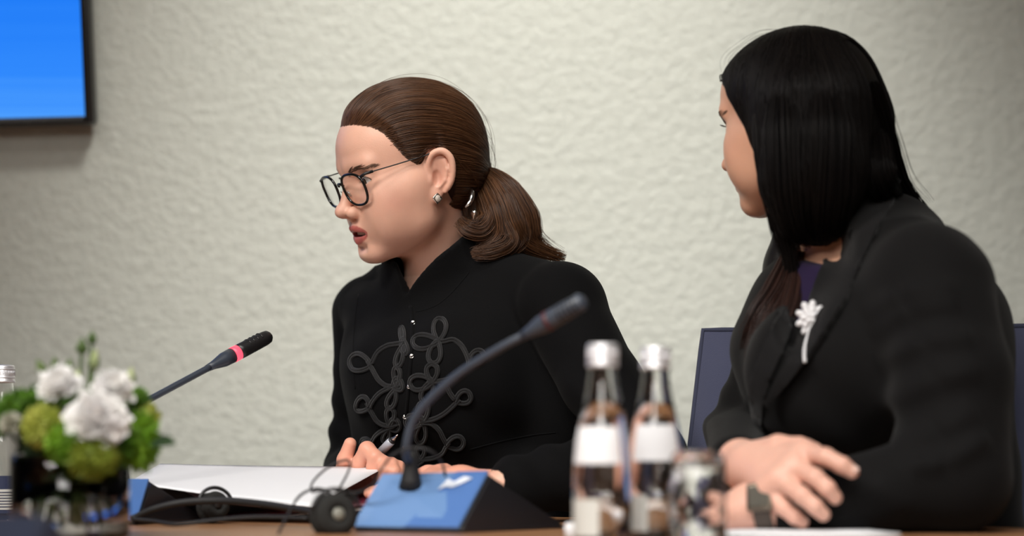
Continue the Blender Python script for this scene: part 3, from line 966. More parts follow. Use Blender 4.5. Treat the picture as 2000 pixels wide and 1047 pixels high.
V, Fq, cc = combine([(F2.w(Vh), Fh, ch), (Vb, Fb, np.tile(np.array(SK2), (len(Vb), 1))), (Vr, Fr, hand_col(Vr)), (Vl, Fl, hand_col(Vl))])
woman2 = mesh_obj('person', V, Fq, M['skin'], None, True, cc)
tag(woman2, 'woman with long loose black hair in a black blazer, turned away to listen, hands crossed', 'person')
eyes(F2, woman2, (.05, 0))
face_hair(F2, woman2, lambda q: head_sdf(q, False), (-1, 1))
def tipnail(a, b, wd, up): 
    a = np.asarray(a); b = np.asarray(b); dr = b - a
    return (b + np.asarray(up) * wd * 1.04 - dr / np.linalg.norm(dr) * wd * .15, up, dr, wd * .62)
upn = np.array([.25, -.75, .6]); upn /= np.linalg.norm(upn)
nails([tipnail(f[0][2], f[0][3], f[1][3], upn) for f in rh2['fingers']], M['nail'], woman2)

# hair: parted on top, falling straight past the cheek and over the shoulders
def wmin2(phi):
    dg = np.degrees(phi)
    return np.interp(dg, [0, 25, 40, 52, 62, 70, 78, 180], [.072, .066, .055, .040, .012, -.02, -.10, -.12])
def hair2(p):
    q = F2.l(p)
    d = ell(q, (0, -.006, .020), (.0835, .0995, .0790))
    d = smin(d, ell(q, (0, -.030, -.03), (.080, .074, .080)), .03)
    phi = np.arctan2(np.abs(q[:, 0]), q[:, 1])
    d = smax(d, (wmin2(phi) - q[:, 2]) * .8, .010) * F2.k
    # curtains
    cur = cone(p, P(1590, 215, 2.64), P(1592, 345, 2.62), .062, .050)
    cur = smin(cur, cone(p, P(1592, 345, 2.62), P(1598, 425, 2.62), .050, .028), .03)
    cur = smin(cur, cone(p, P(1650, 250, 2.69), P(1680, 360, 2.70), .052, .038), .03)
    cur = smin(cur, cone(p, P(1680, 360, 2.70), P(1722, 425, 2.74), .036, .020), .02)
    cur = smin(cur, chain(p, [P(1512, 250, 2.64), P(1522, 370, 2.62), P(1540, 450, 2.61)], [.018, .013, .006], .01), .015)
    far = chain(p, [P(1580, 420, 2.72), P(1545, 520, 2.72), P(1508, 620, 2.68), P(1478, 705, 2.66)], [.035, .03, .024, .010], .01)
    return smin(smin(d, cur, .02), far, .015)
lo, hi = bbox([P(1440, 50, 2.5), P(1830, 740, 2.55), P(1600, 60, 2.8)], .03)
Vc, Fc = surface_nets(hair2, lo, hi, .004)
hair_w2 = mesh_obj('hair', Vc, Fc, M['hair_black_mass'], woman2)
bvh2 = bvh_of(Vc, Fc)
# strands: from the parting down over the mass, then along guides
def part_strands(n):
    out = []
    hair_l = lambda q: hair2(F2.w(q))
    u = rng.random(n)
    sx = np.where(rng.random(n) < .8, -1, 1)
    root = np.stack([sx * .003, .070 - u * .15, .020 + .0790 * np.sqrt(np.maximum(1 - ((.076 - u * .15) / .0995) ** 2, .02))], 1)
    a = np.radians(np.where(u < .5, -6 + 40 * u, 14 + 60 * (u - .5)))       # fall direction, front to back
    npt = 30
    L = .20 + .13 * rng.random(n)
    pos = F2.w(root)
    cur = np.zeros((n, npt, 3))
    lat = F2.R[:, 0][None] * sx[:, None]
    back = -F2.R[:, 1][None] * np.sin(a)[:, None] * 1.0
    vel = lat * .9 + back * .8 + np.array([0, 0, -.15])
    step = (L / (npt - 1))[:, None]
    lift = .001 + .003 * rng.random(n)
    jit = rng.normal(0, .05, (n, 3))
    for i in range(npt):
        cur[:, i] = pos
        vel = vel * .80 + (np.array([0, 0, -1.0]) + back * .18 + jit) * .30
        vel = vel / np.linalg.norm(vel, axis=1, keepdims=True)
        nx = pos + vel * step
        g0 = hair2(nx) - lift
        G = np.stack([hair2(nx + np.eye(3)[k] * 1e-3) - lift - g0 for k in range(3)], -1) / 1e-3
        pull = np.where(np.abs(g0) < .03, g0, np.minimum(g0, 0))
        nx = nx - G * (pull / np.maximum((G ** 2).sum(1), .3))[:, None]
        vel = nx - pos; vel = vel / (np.linalg.norm(vel, axis=1, keepdims=True) + 1e-9)
        pos = nx
    for i in range(n): out.append(cur[i])
    return out
hair_curves('parted_strands', part_strands(3200), .0006, .00035, M['hair_black'], hair_w2)
g2 = [([(1500, 215, 2.625), (1500, 300, 2.620), (1512, 380, 2.620), (1528, 450, 2.625), (1548, 530, 2.630), (1566, 615, 2.630)], 150, [.010, .012, .011, .008, .005, .002]),
      ([(1475, 225, 2.630), (1482, 300, 2.620), (1497, 375, 2.620), (1513, 440, 2.625), (1530, 500, 2.630)], 60, [.004, .006, .006, .005, .002]),
      ([(1530, 130, 2.630), (1540, 260, 2.595), (1550, 370, 2.590), (1565, 440, 2.605), (1590, 470, 2.630)], 380, [.012, .03, .03, .022, .008]),
      ([(1600, 130, 2.620), (1612, 260, 2.580), (1614, 370, 2.580), (1612, 440, 2.605), (1608, 468, 2.630)], 420, [.012, .034, .034, .022, .010]),
      ([(1670, 150, 2.650), (1698, 260, 2.660), (1715, 340, 2.62), (1735, 390, 2.66), (1750, 420, 2.68)], 420, [.012, .022, .022, .016, .008]),
      ([(1700, 170, 2.62), (1734, 270, 2.66), (1755, 345, 2.69), (1785, 395, 2.72), (1808, 422, 2.73)], 260, [.012, .010, .009, .006, .003]),
      ([(1735, 250, 2.66), (1752, 320, 2.69), (1772, 370, 2.71), (1795, 405, 2.72), (1812, 425, 2.73)], 90, [.006, .008, .006, .005, .003])]
st2 = []
for g, n, sp in g2:
    st2 += clump([P(a, b, c) for a, b, c in g], n, sp, 22, .5, tip_var=.2)
hair_curves('loose_strands', st2, .00055, .0003, M['hair_black'], hair_w2)
g2b = [([(1560, 470, 2.70), (1548, 540, 2.66), (1520, 620, 2.62), (1495, 690, 2.60), (1470, 745, 2.60)], 420, [.014, .022, .026, .022, .008]),
       ([(1550, 480, 2.68), (1530, 560, 2.64), (1500, 620, 2.62), (1478, 660, 2.62), (1456, 690, 2.63)], 260, [.010, .020, .022, .018, .006]),
       ([(1560, 500, 2.66), (1548, 590, 2.61), (1522, 660, 2.585), (1495, 715, 2.58), (1480, 735, 2.58)], 260, [.01, .014, .016, .012, .005])]
st2 = []
for g, n, sp in g2b:
    st2 += clump([P(a, b, c) for a, b, c in g], n, sp, 22, .8, tip_var=.3)
hair_curves('shoulder_strands', st2, .0005, .00025, M['hair_dark_brown'], hair_w2)
fl2 = []
for i in range(7):
    a = rng.random()
    fl2 += clump([P(1545 + 20 * a, 62, 2.68), P(1490, 64 + 12 * a, 2.67), P(1446, 90 + 16 * a, 2.67), P(1421 + 8 * a, 118 + 6 * a, 2.66), P(1434 + 10 * a, 150, 2.66)], 1, [.002, .004, .004, .005, .004])
for i in range(14):
    a = rng.random()
    fl2 += clump([P(1715 + 12 * a, 180, 2.63), P(1752 + 6 * a, 280, 2.66), P(1768 + 14 * a, 350, 2.69), P(1795 + 24 * a, 395, 2.72)], 1, [.004, .006, .006, .004])
hair_curves('flyaway_strands', fl2, .00016, .00008, M['hair_black'], hair_w2)

# blazer
def fold(p, a, b, r_, am):
    ba = (b - a) * np.array([1, 0, 1]); h = np.clip((p - a) @ ba / (ba @ ba), 0, 1)
    dd = np.linalg.norm((p - a - h[:, None] * ba)[:, [0, 2]], axis=1)
    return am * np.exp(-(dd / r_) ** 2) * (1 - (2 * h - 1) ** 4 * .8)
FOLDS2 = []
for pts, r_, am in (([(1705, 610), (1765, 566), (1880, 556)], .012, .006), ([(1712, 650), (1780, 600), (1880, 590)], .012, .005), ([(1722, 705), (1800, 660), (1900, 655)], .013, .006),
                    ([(1728, 790), (1820, 740), (1910, 720)], .014, .005), ([(1738, 860), (1820, 840), (1900, 800)], .014, .005), ([(1760, 905), (1830, 900), (1920, 850)], .012, .006),
                    ([(1700, 930), (1760, 1000)], .010, .004), ([(1620, 950), (1640, 1010)], .009, .003)):
    for i in range(len(pts) - 1):
        FOLDS2.append((P(*pts[i], 2.41), P(*pts[i + 1], 2.41), r_, am * 1.3))
def jacket2(p):
    t = T2(p, 0)
    t = smin(t, cone(p, P(1690, 500, 2.66), P(1560, 575, 2.77), .05, .042), .05)
    t = smin(t, cone(p, P(1720, 480, 2.67), P(1805, 540, 2.54), .048, .050), .05)
    t = smin(t, cone(p, P(1745, 490, 2.70), P(1835, 640, 2.66), .05, .06), .06)      # rounded back
    t = smin(t, cone(p, P(1835, 640, 2.66), P(1855, 900, 2.68), .06, .075), .06)
    t = smin(t, ell(p, P(1560, 735, 2.56), (.058, .055, .075)), .05)
    t = smin(t, ell(p, P(1660, 735, 2.535), (.065, .055, .078)), .05)
    sl = sleeve(p, [sh_l2, P(1862, 740, 2.45), el_l2], [.058, .060, .056])
    sl = smin(sl, cone(p, el_l2, P(1555, 985, 2.395), .052, .034), .015)
    sl = smin(sl, ell(p, P(1812, 550, 2.515), (.055, .055, .052)), .03)
    for a, b, r_, am in FOLDS2: sl -= fold(p, a, b, r_, am)
    sr = sleeve(p, [sh_r2, P(1502, 730, 2.76), el_r2], [.048, .042, .040])
    sr = smin(sr, cone(p, el_r2, P(1440, 905, 2.49), .040, .0315), .015)
    sr += wrinkle(p, P(1440, 830, 2.70), .08, (.3, 0, .95), 110, .0035)
    t += wrinkle(p, P(1640, 850, 2.55), .13, (.7, 0, .7), 65, .0035)
    d = smin(smin(t, sl, .038), sr, .010)
    d = smax(d, -chain(p, [P(1650, 420, 2.65), P(1655, 500, 2.655), P(1600, 540, 2.60), P(1560, 640, 2.52), P(1535, 700, 2.46)], [.055, .055, .040, .022, .006]), .006)
    return d
lo, hi = bbox([P(1390, 440, 2.8), P(1990, 1200, 2.36), hip2], .09); lo[2] = .60
Vj2, Fj2 = surface_nets(jacket2, lo, hi, .0048, relax=2)
jack2 = mesh_obj('blazer', Vj2, Fj2, M['black_cloth2'], woman2)
bv2 = bvh_of(Vj2, Fj2)
def top2(p):
    t = T2(p, -.008)
    t = smin(t, cone(p, P(1655, 520, 2.665), P(1668, 560, 2.665), .056, .06), .03)
    t = smax(t, p[:, 2] - P(1600, 522, 2.6)[2] - (p[:, 1] - 2.6) * .25, .006)
    return t
lo, hi = bbox([P(1540, 480, 2.75), P(1700, 800, 2.5)], .06)
V, F = surface_nets(top2, lo, hi, .005)
bv_top2 = bvh_of(V, F)
bv_skin2 = bvh_of(F2.w(Vh), Fh)
def front2(x, y):
    q = [h for h in (drop(b, x, y) for b in (bv2, bv_top2, bv_skin2)) if h is not None]
    return min(q, key=lambda h: h[1]) if q else None
mesh_obj('knit_top', V, F, M['purple'], woman2)
def trousers2(p):
    t = ell(p, hip2 + [0, 0, .04], (.19, .18, .11))
    for hp, kn, an in legs2:
        t = smin(t, chain(p, [hp, kn, an], [.095, .07, .055], .01), .03)
    return smax(t, .10 - p[:, 2], .004)
lo, hi = bbox([hip2, *[q for l in legs2 for q in l]], .22); lo[2] = .08
V, F = surface_nets(trousers2, lo, hi, .009)
mesh_obj('trousers', V, F, M['black_cloth2'], woman2)
for hp, kn, an in legs2:
    f = lambda p: smax(smin(cone(p, an + [0, 0, -.045], an + d2 * .13 + [0, 0, -.062], .036, .026), cone(p, an + [0, 0, .02], an + [0, 0, -.05], .036, .036), .02), .003 - p[:, 2], .004)
    lo, hi = bbox([an, an + d2 * .15], .06); lo[2] = -.01
    V, F = surface_nets(f, lo, hi, .006); mesh_obj('shoe', V, F, M['gloss_black'], woman2)

def inside(poly, x, y):
    c = False; n = len(poly)
    for i in range(n):
        (x1, y1), (x2, y2) = poly[i], poly[i - 1]
        if (y1 > y) != (y2 > y) and x < (x2 - x1) * (y - y1) / (y2 - y1) + x1: c = not c
    return c
def sheet_on(bvh, poly, lift, thick, name, mat, parent, step=7, smooth_it=6, bow=0.0):
    """A thick flap of cloth cut to an outline and laid on a garment."""
    bm = bmesh.new()
    vs = [bm.verts.new((x, y, 0)) for x, y in poly]
    bm.faces.new(vs)
    xs = [q[0] for q in poly]; ys = [q[1] for q in poly]
    for k, lo_, hi_ in ((0, min(xs), max(xs)), (1, min(ys), max(ys))):
        v = lo_ + step
        while v < hi_:
            co = (v, 0, 0) if k == 0 else (0, v, 0); no = (1, 0, 0) if k == 0 else (0, 1, 0)
            bmesh.ops.bisect_plane(bm, geom=bm.verts[:] + bm.edges[:] + bm.faces[:], plane_co=co, plane_no=no)
            v += step
    bm.verts.ensure_lookup_table()
    Y = {}
    for v in bm.verts:
        h = bvh(v.co.x, v.co.y)
        if h is not None: Y[v] = h[1]
    for it in range(60):                              # fill what missed the surface, from the neighbours
        miss = [v for v in bm.verts if v not in Y]
        if not miss: break
        add = {}
        for v in miss:
            nb_ = [Y[e.other_vert(v)] for e in v.link_edges if e.other_vert(v) in Y]
            if nb_: add[v] = min(nb_)
        Y.update(add)
    for it in range(smooth_it):
        Y = {v: min(Y[v] + .002, .5 * Y[v] + .5 * sum(Y[e.other_vert(v)] for e in v.link_edges) / len(v.link_edges)) for v in bm.verts}
    for v in bm.verts:
        v.co = Vector(P(v.co.x, v.co.y, Y[v] - lift))
    bmesh.ops.recalc_face_normals(bm, faces=bm.faces)
    o = bm_obj(name, bm, mat, parent, smooth=True)
    so = o.modifiers.new('thickness', 'SOLIDIFY'); so.thickness = thick; so.offset = 0
    be = o.modifiers.new('edge', 'BEVEL'); be.width = thick * .4; be.segments = 2; be.limit_method = 'ANGLE'; be.angle_limit = math.radians(60)
    return o
# collar and lapels of the blazer
near_lapel = [(1758, 352), (1745, 400), (1710, 455), (1680, 520), (1655, 583), (1640, 602), (1610, 650), (1575, 705), (1535, 755), (1497, 797), (1492, 786), (1530, 720), (1553, 680), (1568, 640), (1584, 585), (1597, 540), (1612, 505), (1620, 466), (1652, 408), (1698, 356), (1735, 335)]
lap_near = sheet_on(front2, near_lapel, .013, .006, 'lapel', M['lapel'], jack2, 8, 18)
notch = [(1660, 585), (1640, 603), (1622, 632), (1596, 650), (1600, 640), (1626, 600)]
far_lapel = [(1545, 640), (1528, 690), (1505, 740), (1492, 790), (1488, 845), (1474, 830), (1464, 780), (1468, 740), (1488, 690), (1512, 630), (1530, 600)]
sheet_on(front2, far_lapel, .006, .004, 'lapel', M['lapel'], jack2, 8, 6)

# braid on the speaking woman's jacket: doubled cord in loops and scrolls on both fronts
def cx(x, y): return (630 + x / 2.434, 500 + y / 2.434)
def loop(x, y, rx, ry, tilt=0, n=22):
    a = np.linspace(0, 2 * PI, n, endpoint=False); t = math.radians(tilt)
    X = rx * np.cos(a); Yv = ry * np.sin(a)
    return [cx(x + X[i] * math.cos(t) - Yv[i] * math.sin(t), y + X[i] * math.sin(t) + Yv[i] * math.cos(t)) for i in range(n)], True
def scroll(*pts): return [tuple(q) for q in catmull([cx(*p) for p in pts], 8)], False
def qx(x, y): return (586 + x / 3.4, 536 + y / 3.4)
def tear(node, tip, W, n=26, f=qx):
    """A loop of cord that leaves a knot and returns to it."""
    nd_, tp_ = np.array(node, float), np.array(tip, float)
    ax_ = tp_ - nd_; L_ = np.linalg.norm(ax_); ax_ /= L_; pr_ = np.array([-ax_[1], ax_[0]])
    out = []
    for a in np.linspace(.12, 2 * PI - .12, n):
        p_ = nd_ + ax_ * L_ * (1 - math.cos(a)) / 2 + pr_ * W * math.sin(a) * math.sin(a / 2) ** .8 * 1.12
        out.append(f(*p_))
    return out, False
def cord(*pts): return [tuple(q) for q in catmull([qx(*p) for p in pts], 8)], False
near_braid = [tear((920, 452), (936, 300), 46), tear((930, 450), (752, 455), 52), tear((915, 445), (885, 592), 44),
     cord((900, 455), (960, 450), (1020, 440), (1075, 480), (1110, 545), (1125, 598)), tear((1118, 608), (1212, 520), 44),
     cord((1140, 590), (1110, 625), (1060, 665), (990, 695), (900, 712), (860, 712)),
     tear((880, 715), (880, 598), 40), tear((890, 712), (735, 722), 54), tear((880, 705), (828, 842), 40),
     cord((850, 705), (930, 714), (975, 745), (1000, 790), (1030, 830)), tear((1035, 842), (1130, 795), 46),
     cord((1060, 828), (1010, 880), (950, 930), (880, 962), (800, 968)),
     tear((820, 975), (822, 850), 38), tear((835, 968), (706, 975), 46),
     tear((480, 785), (466, 885), 26, f=cx), tear((592, 892), (670, 880), 34, f=cx),
     scroll((470, 790), (520, 795), (555, 825), (575, 862), (596, 900)), scroll((606, 880), (590, 905), (570, 938), (520, 962), (450, 968)),
     tear((470, 965), (470, 900), 22, f=cx), tear((485, 968), (420, 978), 20, f=cx)]
far_braid = [tear((690, 472), (676, 358), 13), tear((682, 430), (708, 532), 20), tear((688, 480), (652, 612), 25),
     cord((700, 462), (640, 468), (580, 480), (520, 520), (482, 590)), tear((478, 608), (338, 572), 62),
     cord((455, 575), (490, 640), (530, 705), (590, 742), (665, 735)), tear((655, 742), (648, 618), 24), tear((625, 742), (682, 720), 46),
     cord((680, 722), (600, 752), (530, 790), (485, 845), (472, 875)), tear((468, 880), (384, 846), 56),
     cord((448, 850), (480, 915), (520, 975), (580, 1000), (660, 985)), tear((640, 765), (596, 884), 30), tear((604, 1000), (606, 886), 30), tear((590, 1010), (662, 985), 44),
     scroll((350, 800), (290, 826), (258, 850), (238, 885)), tear((318, 815), (298, 880), 16, f=cx), tear((240, 885), (190, 885), 20, f=cx)]
for side in (near_braid, far_braid):
    paths = []
    for pts, cl in side:
        w_ = np.array([q if q is not None else (np.nan,) * 3 for q in (drop(bv1, a, b, .0016) for a, b in pts)])
        if np.isnan(w_).any(): continue
        tn = np.roll(w_, -1, 0) - np.roll(w_, 1, 0) if cl else np.gradient(w_, axis=0)
        tn /= np.linalg.norm(tn, axis=1, keepdims=True)
        sd = np.cross(tn, np.array([d1[0], d1[1], 0])); sd /= np.linalg.norm(sd, axis=1, keepdims=True)
        for o_ in (-.0015, .0015):
            paths.append((w_ + sd * o_, .0017, cl))
    tubes_obj('braid', paths, M['braid'], jack1, 7)
# placket edge and hooks
pl = [(802, 598), (806, 640), (804, 700), (799, 760), (794, 815), (791, 870), (789, 925)]
pp = [drop(bv1, a, b, .0008) for a, b in catmull(pl, 6)]
tubes_obj('placket_edge', [(np.array([q for q in pp if q is not None]), .0022, False)], M['black_cloth'], jack1, 6)
for a, b in ((808, 633), (806, 697), (801, 755), (793, 813), (792, 871)):
    q = drop(bv1, a, b, .002)
    if q is None: continue
    ring = [q + .0022 * np.array([math.cos(t), 0, math.sin(t)]) for t in np.linspace(0, 2 * PI, 12, endpoint=False)]
    tubes_obj('hook', [(np.array(ring), .0008, True), (np.array([q + [-.002, -.001, .0], q + [.002, -.001, .001]]), .0008, False)], M['chrome'], jack1, 6)
# seams: armhole and waist
def seam(bv, pts, name, parent, mat, r=.0011):
    q = [drop(bv, a, b, -.0002) for a, b in catmull(pts, 8)]
    q = np.array([x for x in q if x is not None])
    tubes_obj(name, [(q, r, False)], mat, parent, 6)
seam(bv1, [(700, 575), (692, 640), (690, 700), (694, 760)], 'seam', jack1, M['black_cloth'])
seam(bv1, [(918, 878), (980, 862), (1040, 850), (1085, 845)], 'seam', jack1, M['black_cloth'])
seam(bv1, [(812, 609), (834, 604), (856, 594), (880, 574), (902, 549), (916, 532)], 'seam', jack1, M['black_cloth'], .0009)

# ================================================================== worn and held things
# glasses
GO, GZ = .0985, -.0150
gl = empty('glasses', F1.w((0, GO, -.006)), 'black round-rimmed glasses worn by the woman in the braided jacket', 'glasses')
def lens_ring(s, n=40, k=1.0):
    a = np.linspace(0, 2 * PI, n, endpoint=False)
    cx_, sz = np.cos(a), np.sin(a)
    e = 2.6
    X = np.sign(cx_) * np.abs(cx_) ** (2 / e) * .0236 * k; Z = np.sign(sz) * np.abs(sz) ** (2 / e) * .0205 * k
    X = X * (1 + .07 * np.clip(Z / .02, -1, 1))
    return np.stack([s * (.0332 + X), GO - .04 * (.0332 + X) - 1.2 * (.0332 + X) ** 2 + .22 * Z + .11 * s * (.0332 + X), GZ + Z], 1)
for s in (-1, 1):
    R = F1.w(lens_ring(s))
    V, F = tube(R, .0017, 8, True)
    fr_ = mesh_obj('rim', V, F, M['gloss_black'], gl)
    inner = np.vstack([F1.w(lens_ring(s, 40, .97)), F1.w(lens_ring(s, 40, .6)), F1.w(np.mean(lens_ring(s), 0)[None])])
    f = [(i, (i + 1) % 40, 40 + (i + 1) % 40, 40 + i) for i in range(40)] + [(40 + i, 40 + (i + 1) % 40, 80) for i in range(40)]
    ln = mesh_obj('lens', inner, f, None, gl)
    if 'lens' not in M:
        M['lens'] = new_mat('lens_glass', (1, 1, 1), .02, Transmission_Weight=1.0, IOR=1.04)
        bsdf(M['lens']).inputs['Alpha'].default_value = .25
    ln.data.materials.append(M['lens'])
    ez_ = .0035
    hy = GO - .04 * .059 - 1.2 * .059 ** 2 + .22 * .015 + .11 * s * .059 - .001
    tz = lambda y: ez_ + (hy - y) / (hy - .008) * .0085
    tpl = [(s * .0600, hy - .004, tz(hy - .004)), (s * .0650, hy - .014, tz(hy - .014)), (s * .0705, .055, tz(.055)), (s * .0745, .032, tz(.032)), (s * .0775, .008, .0120), (s * .0785, -.008, .0142), (s * .0775, -.020, .006)]
    tubes_obj('temple', [(F1.w(catmull(tpl, 8)), .0008, False)], M['black_plastic'], gl, 8)
    tubes_obj('hinge', [(F1.w(np.array([(s * .0555, hy + .002, ez_ - .003), (s * .0600, hy - .003, ez_), (s * .0640, hy - .013, tz(hy - .013))])), .0019, False)], M['black_plastic'], gl, 8)
    tubes_obj('nose_pad', [(F1.w(np.array([(s * .0095, GO - .006, GZ - .002), (s * .0088, GO - .009, GZ - .008)])), .0016, False), (F1.w(np.array([(s * .0120, GO - .004, GZ - .001), (s * .0095, GO - .007, GZ - .003)])), .0006, False)], M['steel'], gl, 6)
tubes_obj('bridge', [(F1.w(catmull([(-.0085, GO - .002, GZ + .006), (-.004, GO + .0005, GZ + .009), (.004, GO + .0005, GZ + .009), (.0085, GO - .002, GZ + .006)], 6)), .0016, False)], M['gloss_black'], gl, 8)

# earring: a pale square stone in a silver mount
ep = F1.w((-.0800, .001, -.0440))
er = empty('earring', ep, 'square silver stud earring with pale stone in the ear of the woman in glasses', 'earring')
dm = [.0068, .0060]
ex_, ez_ = F1.R[:, 1] * .94 + F1.R[:, 0] * -.34, F1.R[:, 2]
nrm = np.cross(ex_, ez_); nrm = nrm if nrm[1] < 0 else -nrm
sq = [ep + ex_ * dm[0] * math.cos(t) * 1.0 + ez_ * dm[1] * math.sin(t) for t in (0.25, PI / 2 + .25, PI + .25, 1.5 * PI + .25)]
sqp = np.vstack([np.linspace(sq[i], sq[(i + 1) % 4], 6, endpoint=False) for i in range(4)])
tubes_obj('mount', [(sqp, .0014, True)], M['chrome'], er, 8)
V, F = lathe([(.0001, .0020), (.0045, .0016), (.0062, 0), (.003, -.001), (.0001, -.001)], (0, 0, 0), 4, axis=nrm)
mesh_obj('stone', V + ep, F, M['pearl'], er, smooth=False)

# hair clip: a curved silver slide and a small cone charm hanging by the ponytail
hc = empty('hair_clip', P(918, 392, tieY - .05), 'curved silver hair slide with a pointed charm in the brown ponytail', 'hair clip')
g = catmull([P(918, 364, tieY - .060), P(922, 378, tieY - .072), P(918, 394, tieY - .080), P(909, 405, tieY - .082)], 8)
tubes_obj('slide', [(g, [.002, .0032, .0038, .003, .0015], False)], M['chrome'], hc, 10)
a_ = P(928, 410, tieY - .088); b_ = P(924, 430, tieY - .090)
tubes_obj('charm', [(np.linspace(b_, a_, 6), [.0002, .0015, .0028, .0045, .0048, .001], False)], M['chrome'], hc, 4)

# pen in the speaking woman's right hand
pa, pb = P(718, 910, 2.872), P(777, 849, 2.835)
pen = empty('pen', pa, 'silver ballpoint pen held in the fingers of the woman in glasses', 'pen')
L = lambda t: pa + (pb - pa) * t
M['clear_plastic'] = new_mat('grey_pen_plastic', (.42, .44, .50), .2)
tubes_obj('barrel', [(np.array([L(0), L(.3), L(.40)]), .0052, False)], M['paper'], pen, 16)
tubes_obj('grip', [(np.array([L(.42), L(.70), L(.80)]), [.0055, .0055, .0050], False)], M['clear_plastic'], pen, 16)
tubes_obj('ring', [(np.array([L(.395), L(.425)]), .0058, False)], M['gloss_black'], pen, 16)
tubes_obj('collar', [(np.array([L(.79), L(.83)]), [.0050, .0044], False)], M['black_plastic'], pen, 16)
tubes_obj('tip', [(np.array([L(.83), L(.90), L(.94), L(.98)]), [.0036, .0018, .0014, .0010], False)], M['steel'], pen, 12)
tubes_obj('refill_point', [(np.array([L(.96), L(1.0)]), [.0014, .0004], False)], M['chrome'], pen, 10)

# brooch: a white flower of small petals on a stem
lb = bmesh.new(); lb.from_mesh(lap_near.data); bv_lap = BVHTree.FromBMesh(lb); lb.free()
bq = drop(bv_lap, 1590, 622)
bY = bq[1] - .009; bq = P(1583, 622, bY)
br = empty('brooch', bq, 'white enamel flower brooch with a thin stem on the black lapel', 'brooch')
M['enamel'] = new_mat('white_enamel', (.72, .72, .74), .3)
bm = bmesh.new()
for ring, (n, rr, sz) in enumerate(((9, .0125, .0065), (7, .0075, .0058), (4, .003, .005))):
    for i in range(n):
        t = i / n * 2 * PI + ring * .4
        mtx = Matrix.Translation(Vector(bq + np.array([math.cos(t) * rr * .85, -.002 * ring - .001, math.sin(t) * rr * 1.1]))) @ Matrix.Rotation(-t, 4, 'Y') @ Matrix.Diagonal((sz, .0028, sz * .62, 1))
        bmesh.ops.create_icosphere(bm, subdivisions=2, radius=1, matrix=mtx)
bm_obj('petals', bm, M['enamel'], br, smooth=True)
sp = [P(1583, 634, bY)]
for a, b in ((1579, 652), (1573, 672), (1571, 690), (1572, 708)):
    h_ = drop(bv_lap, a, b)
    sp.append(P(a, b, (h_[1] if h_ is not None else bY + .009) - .007))
tubes_obj('stem', [(catmull(sp, 6), .0018, False)], M['enamel'], br, 8)
tubes_obj('leaf', [(np.array([sp[2], sp[2] + [.003, -.001, -.003]]), [.0006, .0016, .0004], False)], M['steel'], br, 6)

# watch on the left wrist
wa = P(1497, 986, 2.398); ax = (wr_l2 - np.array(lh2['wrist'])); ax /= np.linalg.norm(ax)
wt = empty('wristwatch', wa, 'dark square wristwatch on the wrist below the crossed hand', 'watch')
u_ = np.cross(ax, [0, 0, 1]); u_ /= np.linalg.norm(u_); v_ = np.cross(u_, ax)
ring = [wa + (u_ * math.cos(t) * .0265 + v_ * math.sin(t) * .0255) for t in np.linspace(0, 2 * PI, 40, endpoint=False)]
V, F = [], []
for q, t in zip(ring, np.linspace(0, 2 * PI, 40, endpoint=False)):
    n_ = u_ * math.cos(t) + v_ * math.sin(t)
    for da, dn in ((-.009, 0), (.009, 0), (.009, .0022), (-.009, .0022)):
        V.append(q + ax * da + n_ * dn)
for i in range(40):
    for j in range(4):
        F.append((i * 4 + j, i * 4 + (j + 1) % 4, ((i + 1) % 40) * 4 + (j + 1) % 4, ((i + 1) % 40) * 4 + j))
M['strap'] = new_mat('brown_strap', (.05, .035, .025), .5)
M['watch_case'] = new_mat('dark_bronze_case', (.16, .13, .10), .3, .9)
mesh_obj('strap', V, F, M['strap'], wt, smooth=False)
bm = bmesh.new(); box_bm(bm, (-.0135, -.0145, -.004), (.0135, .0145, .004), .003, 3)
fd = -u_ * .55 + v_ * .0
fdir = np.array([-.15, -.93, .3]); fdir -= ax * (fdir @ ax); fdir /= np.linalg.norm(fdir)
sd_ = np.cross(fdir, ax)
mt = np.stack([ax, sd_, fdir], 1)
for v in bm.verts: v.co = Vector(wa + fdir * .0295 + mt @ np.array(v.co))
bm_obj('case', bm, M['watch_case'], wt, True, 40)
bm = bmesh.new(); box_bm(bm, (-.0105, -.0112, .0036), (.0105, .0112, .0046), .0004, 1)
for v in bm.verts: v.co = Vector(wa + fdir * .0295 + mt @ np.array(v.co))
M['dial'] = new_mat('olive_dial', (.045, .04, .03), .3, .5)
bm_obj('dial', bm, M['dial'], wt)

# ================================================================== furniture
TZ = .75
edge = catmull([(-1.9, 3.22), (-1.35, 3.24), (-.85, 3.17), (-.40, 3.06), (.07, 2.87), (.53, 2.55), (.88, 2.15), (1.05, 1.7)], 8)
outline = [tuple(q) for q in edge] + [(1.08, 1.3), (.95, .95), (.7, .75), (-1.5, .75), (-1.85, 1.0), (-2.1, 1.5), (-2.15, 2.6)]
tb = empty('conference_table', (-.4, 1.9, 0), 'rounded brown wooden conference table under the bottles, papers and microphones', 'table')
bm = bmesh.new()
vs = [bm.verts.new((x, y, TZ - .04)) for x, y in outline]
f = bm.faces.new(vs)
r = bmesh.ops.extrude_face_region(bm, geom=[f])
for v in r['geom']:
    if isinstance(v, bmesh.types.BMVert): v.co.z = TZ
bmesh.ops.bevel(bm, geom=[e for e in bm.edges if abs(e.verts[0].co.z - e.verts[1].co.z) < 1e-5], offset=.006, segments=3, affect='EDGES')
bm_obj('tabletop', bm, M['wood'], tb, True, 35)
for x, y in ((-1.5, 1.9), (.35, 1.7)):
    box_obj('pedestal', (x - .22, y - .3, 0), (x + .22, y + .3, TZ - .04), M['wood'], tb, .01)

